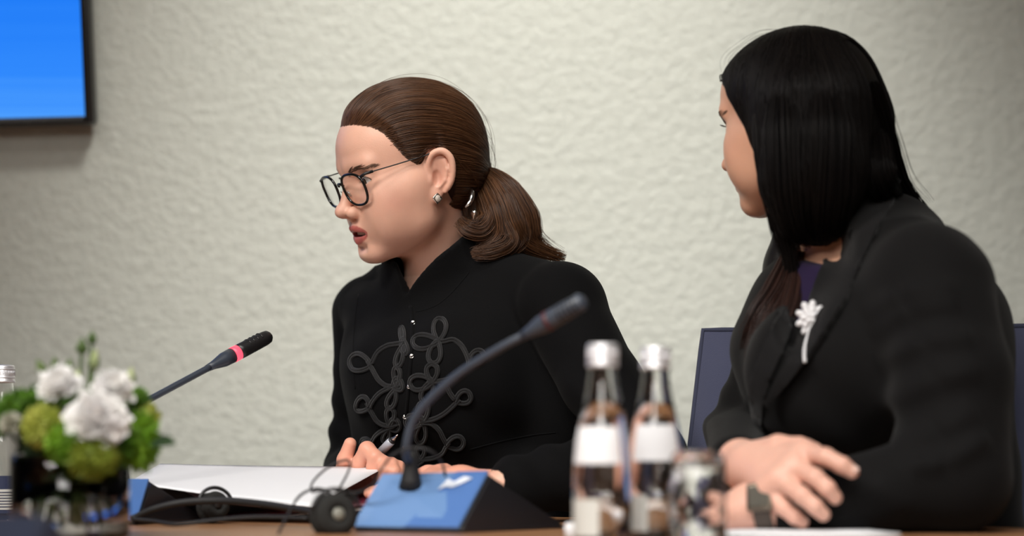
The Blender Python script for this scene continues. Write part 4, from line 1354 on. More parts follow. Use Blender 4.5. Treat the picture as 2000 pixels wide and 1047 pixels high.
# armless office chairs
M['blue_cloth'] = cloth_mat('slate_blue_upholstery', (.062, .068, .115), .85, .3, 700)
M['piping'] = cloth_mat('slate_piping', (.05, .055, .09), .8)
def chair(cen, fwd, top_z, width, label, group=None):
    cen = np.asarray(cen, float); fwd = np.asarray(fwd, float); rt = np.array([fwd[1], -fwd[0], 0])
    ch_ = empty('office_chair', (cen[0], cen[1], 0), label, 'chair', group)
    def W(a, b, z): return np.array([cen[0], cen[1], 0]) + rt * a + fwd * b + np.array([0, 0, z])
    def pad(name, fn, nu, nv, th, mat):
        V, F = [], []
        for sgn in (1, -1):
            for i in range(nu + 1):
                for j in range(nv + 1):
                    u = i / nu * 2 - 1; v = j / nv * 2 - 1
                    e = (1 - abs(u) ** 10) ** .5 * (1 - abs(v) ** 10) ** .5
                    V.append(fn(u, v, sgn * th * e))
        o = (nu + 1) * (nv + 1)
        for i in range(nu):
            for j in range(nv):
                a, b, c, d = i * (nv + 1) + j, (i + 1) * (nv + 1) + j, (i + 1) * (nv + 1) + j + 1, i * (nv + 1) + j + 1
                F += [(a, b, c, d), (o + d, o + c, o + b, o + a)]
        return mesh_obj(name, V, F, mat, ch_)
    zb, zt = .47, top_z
    hw = width / 2
    def bk(u, v, t):
        z = zb + (v + 1) / 2 * (zt - zb)
        wv = hw * (1.17 - .17 * (v + 1) / 2)
        return W(u * wv, -.03 - .10 * ((v + 1) / 2) + .025 * u * u + t, z)
    back = pad('backrest', bk, 18, 14, .028, M['blue_cloth'])
    rim = [bk(u, v, 0) for u, v in [(-1, -1 + .1 * i) for i in range(21)] + [(-1 + .1 * i, 1) for i in range(1, 21)] + [(1, 1 - .1 * i) for i in range(1, 21)]]
    tubes_obj('piping', [(np.array(rim), .0032, False)], M['piping'], back, 6)
    pad('seat', lambda u, v, t: W(u * hw * 1.02, .20 + v * .23, .445 + t), 12, 12, .04, M['blue_cloth'])
    tubes_obj('column', [(np.array([W(0, .2, .09), W(0, .2, .41)]), .028, False)], M['steel'], ch_, 16)
    tubes_obj('back_support', [(catmull([W(0, .15, .40), W(0, -.06, .40), W(0, -.10, .50), W(0, -.09, .66)], 6), .018, False)], M['black_plastic'], ch_, 10)
    for i in range(5):
        t = i / 5 * 2 * PI + .3
        q = W(.28 * math.cos(t), .2 + .28 * math.sin(t), .07)
        leg = tubes_obj('leg', [(np.array([W(0, .2, .10), q]), [.024, .015], False)], M['steel'], ch_, 10)
        V, F = lathe([(.001, -.012), (.024, -.012), (.028, 0), (.024, .012), (.001, .012)], (0, 0, 0), 16, axis=(math.sin(t), math.cos(t), 0))
        mesh_obj('caster', V + q + np.array([0, 0, -.042]), F, M['black_plastic'], leg)
    return ch_
cL, cR = P(1382, 645, 2.93), P(2085, 645, 2.80)
cc_ = (cL + cR) / 2
al = cR - cL; al[2] = 0; al /= np.linalg.norm(al)
fw = np.array([al[1], -al[0], 0])
cw = np.linalg.norm((cR - cL)[:2])
chair(cc_ + fw * .13 - np.array([0, 0, 0]), fw, .980, cw, 'slate blue upholstered office chair behind the woman with loose black hair')
hc1 = hip1 - d1 * .22
chair((hc1[0], hc1[1], 0), np.array([d1[0], d1[1], 0]), .735, .42, 'slate blue office chair that the woman in glasses sits on')

# ------------------------------------------------------------------ wall display
tv = empty('wall_display', P(-180, 110, WY - .03), 'flat wall display with a plain blue picture in black bezel', 'display')
M['screen'] = new_mat('blue_screen', (.0, .0, .0), .6, Specular_IOR_Level=.1)
def screen_setup(m):
    b = bsdf(m); tc = nd(m, 'ShaderNodeTexCoord')
    sp_ = nd(m, 'ShaderNodeSeparateXYZ'); lk(m, tc.outputs['Generated'], sp_.inputs[0])
    n = nd(m, 'ShaderNodeTexNoise'); n.inputs['Scale'].default_value = 3; mp = nd(m, 'ShaderNodeMapping'); mp.inputs['Scale'].default_value = (.3, 1, 14)
    lk(m, tc.outputs['Generated'], mp.inputs[0]); lk(m, mp.outputs[0], n.inputs['Vector'])
    ad = nd(m, 'ShaderNodeMath', operation='MULTIPLY_ADD'); lk(m, n.outputs[0], ad.inputs[0]); ad.inputs[1].default_value = .16; lk(m, sp_.outputs[2], ad.inputs[2])
    r = nd(m, 'ShaderNodeValToRGB')
    e = r.color_ramp.elements
    e[0].position = .06; e[0].color = (.10, .40, 1.0, 1); e[1].position = .62; e[1].color = (.0, .145, .80, 1)
    x = e.new(.22); x.color = (.028, .25, .98, 1); x = e.new(.42); x.color = (.012, .20, .93, 1)
    lk(m, ad.outputs[0], r.inputs[0]); lk(m, r.outputs[0], b.inputs['Emission Color']); b.inputs['Emission Strength'].default_value = 1.0
screen_setup(M['screen'])
# the panel hangs a touch out of level, leaning forward from the wall
TVY = WY - .050
c0 = P(184, 240, TVY)
M['bezel'] = new_mat('black_bezel', (.006, .006, .007), .35)
tw, th = 1.10, .62
def tvp(a, b, dd):
    """a metres left of the lower right corner, b metres up, dd metres back from the front."""
    t = math.radians(1.7); tilt = math.radians(2)
    return c0 + np.array([-a * math.cos(t) - b * math.sin(t) * 1.2, dd + b * -math.sin(tilt), -a * math.sin(t) * .9 + b * math.cos(t)])
def tvbox(name, a0, a1, b0, b1, d0, d1_, mat, bev=.002):
    bm = bmesh.new(); box_bm(bm, (a0, b0, d0), (a1, b1, d1_), bev, 2)
    for v in bm.verts: v.co = Vector(tvp(*v.co))
    return bm_obj(name, bm, mat, tv, True, 40)
tvbox('housing', 0, tw, 0, th, .004, .036, M['bezel'], .006)
for nm, a0, a1, b0, b1 in (('bezel', 0, .013, 0, th), ('bezel', tw - .013, tw, 0, th), ('bezel', .013, tw - .013, 0, .010), ('bezel', .013, tw - .013, th - .012, th)):
    tvbox(nm, a0, a1, b0, b1, -.004, .006, M['bezel'], .0015)
tvbox('screen', .013, tw - .013, .010, th - .012, .0005, .005, M['screen'], 0)
tvbox('wall_bracket', .35, .75, .15, .45, .036, .052, M['black_plastic'], .003)

# ------------------------------------------------------------------ discussion units with gooseneck microphones
M['unit_blue'] = new_mat('blue_unit_panel', (.12, .23, .45), .42)
M['unit_blue2'] = new_mat('deep_blue_unit_panel', (.07, .16, .40), .42)
M['unit_black'] = new_mat('charcoal_unit_housing', (.012, .012, .015), .42)
M['unit_navy'] = new_mat('navy_unit_housing', (.012, .016, .032), .42)
M['logo'] = new_mat('pale_print', (.62, .66, .74), .6)
M['ring_light'] = new_mat('red_ring_light', (.3, .02, .03), .4)
bsdf(M['ring_light']).inputs['Emission Color'].default_value = (1, .08, .13, 1); bsdf(M['ring_light']).inputs['Emission Strength'].default_value = 1.6
M['ring_off'] = new_mat('dark_red_ring', (.07, .018, .022), .4)
M['goose'] = new_mat('black_gooseneck', (.042, .052, .072), .4)
def flatpoly(name, pts, lift, thick, mat, parent):
    """A thin plate on the plane of its points."""
    p = np.array(pts, float)
    n = np.cross(p[1] - p[0], p[2] - p[0]); n /= np.linalg.norm(n)
    if n[1] > 0: n = -n
    A = p + n * (lift + thick); B = p + n * (lift - .0005); k_ = len(p)
    V = np.vstack([A, B])
    F = [tuple(range(k_)), tuple(range(2 * k_ - 1, k_ - 1, -1))] + [(i, k_ + i, k_ + (i + 1) % k_, (i + 1) % k_) for i in range(k_)]
    o = mesh_obj(name, V, F, mat, parent, smooth=False)
    return o
def wedge(name, bl, br_, rr, rl, tl, tr, label, mats):
    """Base corners (front left, front right, rear right, rear left) on the table, ridge from tl to tr."""
    o = empty(name, (np.asarray(bl) + br_ + rr + rl) / 4, label, 'microphone')
    bm = bmesh.new()
    up = np.array([0, 0, .004])
    pts = [bl, br_, rr, rl, np.asarray(bl) + up, np.asarray(br_) + up, np.asarray(rr) + up, np.asarray(rl) + up, tl, tr]
    v = [bm.verts.new(Vector(q)) for q in pts]
    for f in ((3, 2, 1, 0), (0, 1, 5, 4), (1, 2, 6, 5), (2, 3, 7, 6), (3, 0, 4, 7), (4, 5, 9, 8), (5, 6, 9), (6, 7, 8, 9), (7, 4, 8)):
        bm.faces.new([v[i] for i in f])
    bmesh.ops.bevel(bm, geom=bm.edges[:], offset=.0035, segments=3, affect='EDGES')
    bm_obj('housing', bm, mats[0], o, True, 50)
    return o
def zt(px, py):                                       # point on the table top under a pixel
    return P(px, py, (CZ - TZ) * FP / (py - HY))
def on_table(px, Y): return np.array([(px - 1000) / FP * Y, Y, TZ])
def goose(o, pts, rad):
    n = tubes_obj('gooseneck', [(catmull(pts, 12), rad, False)], M['goose'], o, 12)
    return n
# centre unit
bl, br_, rr = zt(688, 1038), zt(897, 1042), zt(1106, 1032)
rl = rr - (br_ - bl)
tl, tr = P(746, 929, 2.485), P(957, 924, 2.465)
unit = wedge('microphone_unit', bl, br_, rr, rl, tl, tr, 'blue and black discussion unit with a curved gooseneck microphone beside the bottles', [M['unit_black']])
up = np.array([0, 0, .004])
q0, q1, q2, q3 = bl + up, br_ + up, tr, tl
mid = lambda a, b, t: np.asarray(a) + (np.asarray(b) - np.asarray(a)) * t
ins = .002
flatpoly('front_panel', [mid(q0, q1, .005), mid(q0, q1, .995), mid(q3, q2, .99), mid(q3, q2, .01)], .0006, .0015, M['unit_blue'], unit)
flatpoly('accent_panel', [mid(q0, q1, .50), mid(q0, q1, .992), mid(q3, q2, .985), mid(q3, q2, .70)], .0022, .0008, M['unit_blue2'], unit)
# printed emblem: a pale winged shape
def panel(u, v): return mid(mid(q0, q1, u), mid(q3, q2, u), v)
flatpoly('emblem', [panel(a, b) for a, b in ((.62, .66), (.66, .86), (.73, .80), (.80, .90), (.88, .86), (.82, .78), (.74, .70), (.68, .72))], .0036, .0005, M['logo'], unit)
gs = panel(.33, .78)
goose_b = gs + np.array([0, -.002, .004])
V, F = lathe([(.0001, .034), (.0062, .033), (.0070, .022), (.0105, .004), (.013, -.006), (.0001, -.008)], (0, 0, 0), 24, axis=(.03, -.1, 1))
mesh_obj('socket', V + goose_b, F, M['rubber'], unit)
neck = goose(unit, [goose_b + [0, 0, .02], P(793, 880, 2.44), P(806, 825, 2.435), P(838, 782, 2.425), P(900, 728, 2.405), P(980, 678, 2.38), P(1030, 652, 2.37)], .0046)
ma, mb_ = P(1020, 657, 2.372), P(1142, 586, 2.34)
mlerp = lambda t: ma + (mb_ - ma) * t
tubes_obj('microphone_head', [(np.array([mlerp(t) for t in (0, .12, .3, .55, .75, .95, 1.0)]), [.0048, .0062, .0096, .0100, .0098, .0094, .0060], False)], M['goose'], unit, 20)
tubes_obj('ring', [(np.array([mlerp(.40), mlerp(.46)]), .0104, False)], M['ring_off'], unit, 20)
for i in range(5):
    t0 = .62 + i * .065
    q = mlerp(t0); axm = (mb_ - ma) / np.linalg.norm(mb_ - ma)
    e1 = np.cross(axm, [0, 1, 0]); e1 /= np.linalg.norm(e1); e2 = np.cross(axm, e1)
    tubes_obj('grille_slot', [(np.array([q + .0099 * (e1 * math.cos(a) + e2 * math.sin(a)) for a in np.linspace(.5, 2.6, 10)]), .0009, False)], M['gloss_black'], unit, 5)

# left unit, behind the flowers, in front of the speaking woman
bl, br_, rr = on_table(170, 2.66), on_table(268, 2.61), on_table(400, 2.76)
rl = rr - (br_ - bl)
tl, tr = P(225, 938, 2.70), P(292, 938, 2.67)
unit2 = wedge('microphone_unit', bl, br_, rr, rl, tl, tr, 'discussion unit behind the flowers with straight gooseneck microphone and glowing red ring', [M['unit_black']])
q0, q1, q2, q3 = bl + up, br_ + up, tr, tl
flatpoly('front_panel', [mid(q0, q1, .005), mid(q0, q1, .995), mid(q3, q2, .99), mid(q3, q2, .01)], .0006, .0015, M['unit_blue2'], unit2)
gb = P(236, 945, 2.69)
V, F = lathe([(.0001, .034), (.0062, .033), (.0070, .022), (.0105, .004), (.013, -.006), (.0001, -.008)], (0, 0, 0), 24, axis=(.1, -.1, 1))
mesh_obj('socket', V + gb, F, M['rubber'], unit2)
goose(unit2, [gb + [0, 0, .02], P(232, 870, 2.70), P(238, 826, 2.71), P(265, 795, 2.73), P(300, 776, 2.75), P(410, 717, 2.80)], .0040)
ma, mb_ = P(404, 720, 2.798), P(527, 656, 2.86)
tubes_obj('stem_collar', [(np.array([mlerp(t) for t in (0, .10, .26, .40)]), [.0042, .0052, .0088, .0092], False)], M['goose'], unit2, 20)
tubes_obj('ring', [(np.array([mlerp(.40), mlerp(.49)]), .0094, False)], M['ring_light'], unit2, 24)
mh = tubes_obj('microphone_head', [(np.array([mlerp(t) for t in (.49, .55, .75, .92, .97, 1.0)]), [.0092, .0094, .0092, .0088, .0080, .0055], False)], M['black_plastic'], unit2, 24)
axm = (mb_ - ma) / np.linalg.norm(mb_ - ma)
e1 = np.cross(axm, [0, 1, 0]); e1 /= np.linalg.norm(e1)
if e1[2] < 0: e1 = -e1
e2 = np.cross(e1, axm)
if e2[1] > 0: e2 = -e2
for row in range(2):
    for i in range(4):
        q = mlerp(.66 + i * .062)
        a0 = -.15 + row * .95
        tubes_obj('grille_slot', [(np.array([q + .0092 * (e1 * math.cos(a) + e2 * math.sin(a)) for a in np.linspace(a0, a0 + .65, 6)]), .0008, False)], M['gloss_black'], mh, 5)

# near unit, low at the left edge: only its dark housing shows
bl, br_, rr = on_table(-140, 1.80), on_table(60, 1.76), on_table(180, 1.90)
rl = rr - (br_ - bl)
unit3 = wedge('microphone_unit', bl, br_, rr, rl, P(-80, 1000, 1.84), P(92, 1002, 1.83), 'dark navy discussion unit nearest the lens below the flower vase', [M['unit_navy']])

# ------------------------------------------------------------------ papers, folder, headset
def sheet(name, c, mat, thick=.0005, sag=0.0, n=12, parent=None):
    """A paper sheet through four corners (far left, far right, near right, near left)."""
    c = [np.asarray(q, float) for q in c]
    V = []
    for i in range(n + 1):
        for j in range(n + 1):
            u, v = i / n, j / n
            q = (c[0] * (1 - u) + c[1] * u) * (1 - v) + (c[3] * (1 - u) + c[2] * u) * v
            q[2] -= sag * math.sin(u * PI) * (.4 + .6 * v)
            V.append(q)
    F = [(i * (n + 1) + j, (i + 1) * (n + 1) + j, (i + 1) * (n + 1) + j + 1, i * (n + 1) + j + 1) for i in range(n) for j in range(n)]
    o = mesh_obj(name, V, F, mat, parent)
    so = o.modifiers.new('thickness', 'SOLIDIFY'); so.thickness = thick; so.offset = 0
    return o
tag(sheet('paper_sheet', [P(313, 906, 2.945), P(754, 912, 2.85), P(611, 990, 2.625), P(252, 942, 2.745)], M['paper'], sag=.002),
    'large blank white sheet held tilted by the woman in glasses', 'paper')
tag(sheet('lilac_sheet', [P(345, 952, 2.765), P(528, 970, 2.735), P(508, 991, 2.715), P(392, 976, 2.73)], M['lilac_paper'], sag=.001),
    'pale lilac sheet peeking out from under the large white sheet', 'paper')
# thick black folder that carries the sheets
bf = empty('document_folder', on_table(420, 2.90), 'thick black document folder lying under the white and lilac sheets', 'folder')
fo_c = on_table(462, 2.915)
def fold_box(name, lo_, hi_, mat, bev):
    bm = bmesh.new(); box_bm(bm, lo_, hi_, bev, 2)
    for v in bm.verts: v.co = Vector(fo_c + np.array([v.co.x * .98 + v.co.y * .17, -v.co.x * .17 + v.co.y * .98, v.co.z]))
    bm_obj(name, bm, mat, bf, True, 40)
M['black_leather'] = new_mat('black_leather', (.010, .0095, .010), .5)
add_bump(M['black_leather'], 240, .3)
fold_box('cover', (-.086, -.10, .0315), (.088, .10, .0350), M['black_leather'], .0012)
fold_box('cover', (-.086, -.10, .0005), (.088, .10, .0040), M['black_leather'], .0012)
fold_box('spine', (-.086, -.102, .0012), (.088, -.097, .0345), M['black_leather'], .0015)
fold_box('pages', (-.083, -.096, .0040), (.084, .096, .0315), M['paper'], .0005)
# burgundy folder on the table
fo = empty('folder', on_table(600, 2.78), 'burgundy leather folder lying under the large white sheet', 'folder')
bm = bmesh.new(); box_bm(bm, (-.145, -.10, .0), (.105, .115, .004), .0015); 
for v in bm.verts: v.co = Vector(on_table(625, 2.80) + np.array([v.co.x * .94 - v.co.y * .34, v.co.x * .34 * -1 * .6 + v.co.y * .94, v.co.z + .0005 + (v.co.x + .145) * .10]))
bm_obj('cover', bm, M['burgundy'], fo, True, 40)
bm = bmesh.new(); box_bm(bm, (-.140, -.095, -.006), (.100, .110, -.0005), .0008)
for v in bm.verts: v.co = Vector(on_table(625, 2.80) + np.array([v.co.x * .94 - v.co.y * .34, v.co.x * .34 * -1 * .6 + v.co.y * .94, max(v.co.z + .0005 + (v.co.x + .145) * .10, .0004)]))
bm_obj('pages', bm, M['paper'], fo, True, 40)
# notepad before the listening woman
npd = empty('paper_stack', on_table(1540, 2.42), 'low stack of white paper lying under the wrist with the watch', 'paper')
A, B, C_, D = P(1395, 1021, 2.50), P(1655, 1022, 2.47), P(1760, 1052, 2.28), P(1330, 1052, 2.26)
for i, zz in enumerate((.0005, .0022, .0040)):
    q = [np.array([p[0] + .002 * i * math.sin(k_ * 2.1 + i), p[1] + .002 * math.cos(k_ + i), TZ + zz]) for k_, p in enumerate((A, B, C_, D))]
    sheet('paper', q, M['paper'], .0015, 0, 6, npd)

def headset():
    o = empty('headset', on_table(560, 2.47), 'black headset with foam ear cups and looping cable beside the blue microphone unit', 'headset')
    hb = tubes_obj('headband', [(catmull([P(632, 1004, 2.47), P(590, 996, 2.53), P(520, 985, 2.58), P(440, 978, 2.62), P(360, 981, 2.63), P(300, 994, 2.62), P(258, 1012, 2.60)], 10), [.0030, .0040, .0042, .0038, .003], False)], M['rubber'], o, 10)
    tubes_obj('headband_wire', [(catmull([P(258, 1014, 2.60), P(300, 1018, 2.58), P(345, 1024, 2.55), P(420, 1016, 2.54), P(500, 1010, 2.52), P(600, 1012, 2.48)], 10), .0022, False)], M['rubber'], o, 8)
    for (px, py, Y, ax, r_, full) in ((656, 1006, 2.385, (.40, -.88, .16), .0225, True), (420, 988, 2.655, (.45, -.85, .2), .0165, False)):
        cen = P(px, py, Y); axn = np.array(ax) / np.linalg.norm(ax)
        V, F = lathe([(.0001, -.004), (r_ * .92, -.004), (r_, -.001), (r_ * .98, .004), (r_ * .7, .0085), (r_ * .42, .0095), (r_ * .40, .0080), (.0001, .0080)], (0, 0, 0), 40, axis=ax)
        cup = mesh_obj('ear_cup', V + cen, F, M['foam'], o)
        V, F = lathe([(.0001, -.006), (r_ * .7, -.0055), (r_ * 1.0, -.008), (r_ * 1.08, -.013), (r_ * .9, -.019), (r_ * .55, -.017), (.0001, -.014)], (0, 0, 0), 40, axis=ax)
        mesh_obj('foam_pad', V + cen, F, M['foam'], cup)
        V, F = lathe([(.0001, .0112), (r_ * .20, .0108), (r_ * .28, .0095), (r_ * .29, .0075), (.0001, .0075)], (0, 0, 0), 24, axis=ax)
        mesh_obj('hub_cap', V + cen, F, new_mat('grey_hub', (.20, .20, .17), .4) if full else M['black_plastic'], cup)
        e1_ = np.cross(axn, [0, 0, 1]); e1_ /= np.linalg.norm(e1_); e2_ = np.cross(e1_, axn)
        yoke = [cen + axn * .002 + (e1_ * math.cos(t) + e2_ * math.sin(t)) * (r_ + .004) for t in np.linspace(.2, PI - .2, 16)]
        tubes_obj('yoke', [(np.array(yoke), .0022, False)], M['black_plastic'], o, 8)
    cab = [([(540, 1050, 2.36), (556, 1018, 2.42), (580, 975, 2.46), (603, 958, 2.47), (628, 955, 2.47), (652, 970, 2.46), (660, 985, 2.45)], .0015),
           ([(606, 958, 2.47), (612, 940, 2.48), (638, 915, 2.49), (668, 900, 2.49), (683, 902, 2.485), (680, 922, 2.48), (664, 952, 2.47), (652, 972, 2.46)], .0013),
           ([(662, 965, 2.46), (700, 961, 2.45), (726, 948, 2.44), (744, 918, 2.43), (768, 888, 2.425), (803, 875, 2.42), (840, 880, 2.42), (862, 902, 2.43), (870, 930, 2.45)], .0014),
           ([(608, 962, 2.47), (635, 956, 2.47), (672, 960, 2.46), (700, 964, 2.45)], .0013)]
    tubes_obj('cable', [(catmull([P(*q) for q in pts], 10), r_, False) for pts, r_ in cab], M['rubber'], o, 8)
    return o
headset()

# ------------------------------------------------------------------ glassware
M['glass'] = new_mat('clear_glass', (1, 1, 1), .01, Transmission_Weight=1.0, IOR=1.46)
M['water'] = new_mat('clear_water', (1, 1, 1), .0, Transmission_Weight=1.0, IOR=1.33)
M['cap'] = new_mat('aluminium_cap', (.82, .82, .85), .35, .6)
M['refraction_cap_white'] = new_mat('white_refraction_and_cap', (.78, .79, .82), .6)  # paints refracted light on two bottles; also colours the loose cap
M['refraction_label_pale'] = new_mat('pale_refraction_and_label', (.60, .61, .58), .6)  # paints refracted light on two bottles; also the printed panel behind the flowers
M['label_navy'] = new_mat('navy_bottle_label', (.02, .03, .08), .5)
BP = [(.0001, .0), (.0235, .0), (.0262, .0025), (.0270, .008), (.0270, .055), (.0264, .075), (.0245, .095), (.0212, .112), (.0172, .130), (.0142, .146), (.0128, .158), (.0126, .166), (.0138, .1672), (.0138, .1700), (.0122, .1710), (.0122, .1800)]
def bottle_r(z): return float(np.interp(z, [b for a, b in BP[2:]], [a for a, b in BP[2:]]))
def wrap_band(o, z0, z1, a0, a1, mat, name, off=.0004):
    n, m = 20, 8
    V = [[(bottle_r(z0 + (z1 - z0) * j / m) + off) * math.cos(a0 + (a1 - a0) * i / n), (bottle_r(z0 + (z1 - z0) * j / m) + off) * math.sin(a0 + (a1 - a0) * i / n), z0 + (z1 - z0) * j / m] for i in range(n + 1) for j in range(m + 1)]
    V = np.array(V) + np.array(o.location)
    F = [(i * (m + 1) + j, (i + 1) * (m + 1) + j, (i + 1) * (m + 1) + j + 1, i * (m + 1) + j + 1) for i in range(n) for j in range(m)]
    return mesh_obj(name, V, F, mat, o)
def bottle(loc, label, white=True):
    o = empty('water_bottle', loc, label, 'bottle', 'water bottles on the table')
    L0 = np.array(o.location)
    inner = [(max(a - .0022, .0001), b) for a, b in BP[::-1] if b > .01] + [(.0225, .0055), (.0001, .0045)]
    V, F = lathe(BP + inner, L0, 48); mesh_obj('glass_body', V, F, M['glass'], o)
    wl = [(a - .00215, b) for a, b in BP if .0095 < b < .135]
    wp = [(.0001, .0046), (.0224, .0056)] + [(max(a, .0001), b) for a, b in wl] + [(.0001, wl[-1][1])]
    V, F = lathe(wp, L0, 48); mesh_obj('water', V, F, M['water'], o)
    V, F = lathe([(.0001, .1835), (.0120, .1835), (.0135, .1825), (.0139, .1810), (.0139, .1655), (.0145, .1645), (.0145, .1625), (.0132, .1622)], L0, 48)
    cap = mesh_obj('cap', V, F, M['cap'], o)
    tubes_obj('cap_bead', [(np.array([L0 + [.0141 * math.cos(t), .0141 * math.sin(t), zz] for t in np.linspace(0, 2 * PI, 40, endpoint=False)]), .0007, True) for zz in (.1685, .1785)], M['cap'], cap, 6)
    kn = []
    for i in range(48):
        t = i / 48 * 2 * PI
        kn.append((np.array([L0 + [.0140 * math.cos(t), .0140 * math.sin(t), zz] for zz in (.171, .177)]), .0004, False))
    tubes_obj('cap_knurl', kn, M['cap'], cap, 4)
    return o
b1 = bottle(on_table(1177, 2.15), 'clear glass water bottle with painted refraction bands, further from the upturned tumbler')
wrap_band(b1, .074, .108, -PI * .93, -PI * .30, M['refraction_cap_white'], 'label')  # brightness refracted in the bottle, painted as a white and a pale band
wrap_band(b1, .008, .042, -PI * .95, -PI * .55, M['refraction_label_pale'], 'label')
b2 = bottle(on_table(1280, 2.22), 'clear glass water bottle with painted refraction bands, right beside the upturned tumbler')
wrap_band(b2, .076, .110, -PI * .80, -PI * .22, M['refraction_cap_white'], 'label')  # same painted bands for the light refracted through this bottle
wrap_band(b2, .010, .044, -PI * .98, -PI * .60, M['refraction_label_pale'], 'label')
b3 = bottle(on_table(6, 2.80), 'glass water bottle with ribbed silver cap half hidden behind the flowers')
wrap_band(b3, .008, .052, -PI * .95, -PI * .05, M['label_navy'], 'label')
lp = wrap_band(b3, .012, .036, -PI * .62, -PI * .22, M['refraction_label_pale'], 'label_panel', .0008)
for i in range(6):
    wrap_band(b3, .0148 + i * .0034, .0160 + i * .0034, -PI * .60, -PI * (.25 + .02 * (i % 3)), M['label_navy'], 'text_line', .0012)
def tumbler(loc, label):
    o = empty('glass_tumbler', loc, label, 'glass')
    V, F = lathe([(.0255, .0), (.0268, .001), (.0266, .03), (.0256, .070), (.0240, .080), (.0205, .0845), (.010, .0855), (.0001, .0855), (.0001, .0760), (.018, .0755), (.0225, .070), (.0240, .03), (.0243, .001), (.0255, .0)], np.array(loc), 48)
    mesh_obj('glass_body', V, F, M['glass'], o)
    return o
tumbler(on_table(1362, 2.12), 'clear glass tumbler standing upside down beside the water bottles')
lc = empty('loose_cap', on_table(1123, 2.30), 'small white cap lying beside the blue microphone unit', 'cap')
V, F = lathe([(.0092, .0), (.0098, .001), (.0096, .0125), (.0085, .0142), (.0001, .0145)], np.array(lc.location), 32); mesh_obj('shell', V, F, M['refraction_cap_white'], lc)
tubes_obj('rib', [(np.array([np.array(lc.location) + [.0098 * math.cos(t), .0098 * math.sin(t), z] for z in (.0015, .012)]), .0003, False) for t in np.linspace(0, 2 * PI, 28, endpoint=False)], M['refraction_cap_white'], lc, 4)

# ------------------------------------------------------------------ flowers in a glass vase
def leafmat(name, c1, c2, scale=30, sss=.0, rough=.55):
    m = new_mat(name, c1, rough)
    add_noise_color(m, c1, c2, scale, 3)
    tr = nd(m, 'ShaderNodeBsdfTranslucent'); mx = nd(m, 'ShaderNodeMixShader'); mx.inputs[0].default_value = .35
    lk(m, bsdf(m).inputs['Base Color'].links[0].from_socket, tr.inputs[0])
    lk(m, bsdf(m).outputs[0], mx.inputs[1]); lk(m, tr.outputs[0], mx.inputs[2])
    lk(m, mx.outputs[0], m.node_tree.nodes['Material Output'].inputs[0])
    return m
M['white_petal'] = leafmat('white_petal', (.90, .89, .89), (.95, .945, .93))
M['green_petal'] = leafmat('green_petal', (.11, .28, .012), (.24, .42, .03))
M['lime_petal'] = leafmat('lime_petal', (.34, .42, .05), (.55, .58, .14))
M['deep_petal'] = leafmat('deep_green_petal', (.06, .17, .012), (.13, .27, .025))
M['olive_petal'] = leafmat('olive_petal', (.17, .25, .02), (.30, .36, .05))
M['bud_pale'] = leafmat('pale_bud', (.45, .52, .25), (.62, .66, .42))
M['bud_green'] = leafmat('green_bud', (.07, .13, .03), (.14, .21, .06))
M['stem'] = leafmat('stem', (.06, .12, .025), (.10, .17, .04))
M['leaf'] = leafmat('dark_leaf', (.012, .035, .010), (.03, .07, .02))
VX = on_table(137, 2.30)
VR, VH = .0578, .080
def petal_patch(base, out, up, L, W, curl, ruffle, nu=4, nv=5):
    """A curved petal: starts at base, runs along out, bends towards up."""
    side = np.cross(out, up); side /= np.linalg.norm(side) + 1e-9
    V = []
    ph = rng.random() * 6
    for j in range(nv):
        v = j / (nv - 1)
        c = base + out * L * v + up * L * curl * v * v
        w_ = W * (.35 + .65 * math.sin(min(v * 1.15, 1) * PI / 2)) * (1 if v < .85 else .86)
        for i in range(nu):
            u = i / (nu - 1) * 2 - 1
            V.append(c + side * u * w_ + up * (W * .35 * u * u + ruffle * v * math.sin(u * 7 + ph)) - out * (abs(u) ** 2 * L * .18 * v))
    F = [(j * nu + i, j * nu + i + 1, (j + 1) * nu + i + 1, (j + 1) * nu + i) for j in range(nv - 1) for i in range(nu - 1)]
    return V, F
def stem_path(cen):
    foot = VX + np.array([rng.uniform(-.028, .028), rng.uniform(-.028, .028), .012])
    rim = VX + (np.array([cen[0], cen[1], 0]) - np.array([VX[0], VX[1], 0])) * .55; rim[2] = VX[2] + VH
    dd = rim[:2] - VX[:2]; dl = np.linalg.norm(dd)
    if dl > VR * .72: rim[:2] = VX[:2] + dd / dl * VR * .72
    return catmull([foot, rim, cen], 8)
def stemmed(name, cen, label, cat, group=None):
    o = empty(name, cen, label, cat, group)
    tubes_obj('stem', [(stem_path(cen), .0018, False)], M['stem'], o, 6)
    return o
def ruffled(cen, R, ax, mat, label, n=130):
    o = stemmed('white_lisianthus', cen, label, 'flower', 'white flowers in the vase')
    ax = np.asarray(ax, float); ax /= np.linalg.norm(ax)
    VV, FF, off = [], [], 0
    q = np.array(Vector((0, 0, 1)).rotation_difference(Vector(ax)).to_matrix())
    for i in range(n):
        t = i / n
        pol = .12 + 1.55 * t; az = i * 2.399
        d = q @ np.array([math.sin(pol) * math.cos(az), math.sin(pol) * math.sin(az), math.cos(pol)])
        upv = q @ np.array([-math.cos(pol) * math.cos(az), -math.cos(pol) * math.sin(az), math.sin(pol)])
        V, F = petal_patch(cen + d * R * .30, d, upv, R * (.60 + .10 * t + rng.normal(0, .08)), R * (.14 + .09 * t), rng.uniform(-.12, .22), R * .07)
        VV += V; FF += [tuple(k_ + off for k_ in f) for f in F]; off += len(V)
    pt = mesh_obj('petals', VV, FF, mat, o); pt['kind'] = 'stuff'
    return o
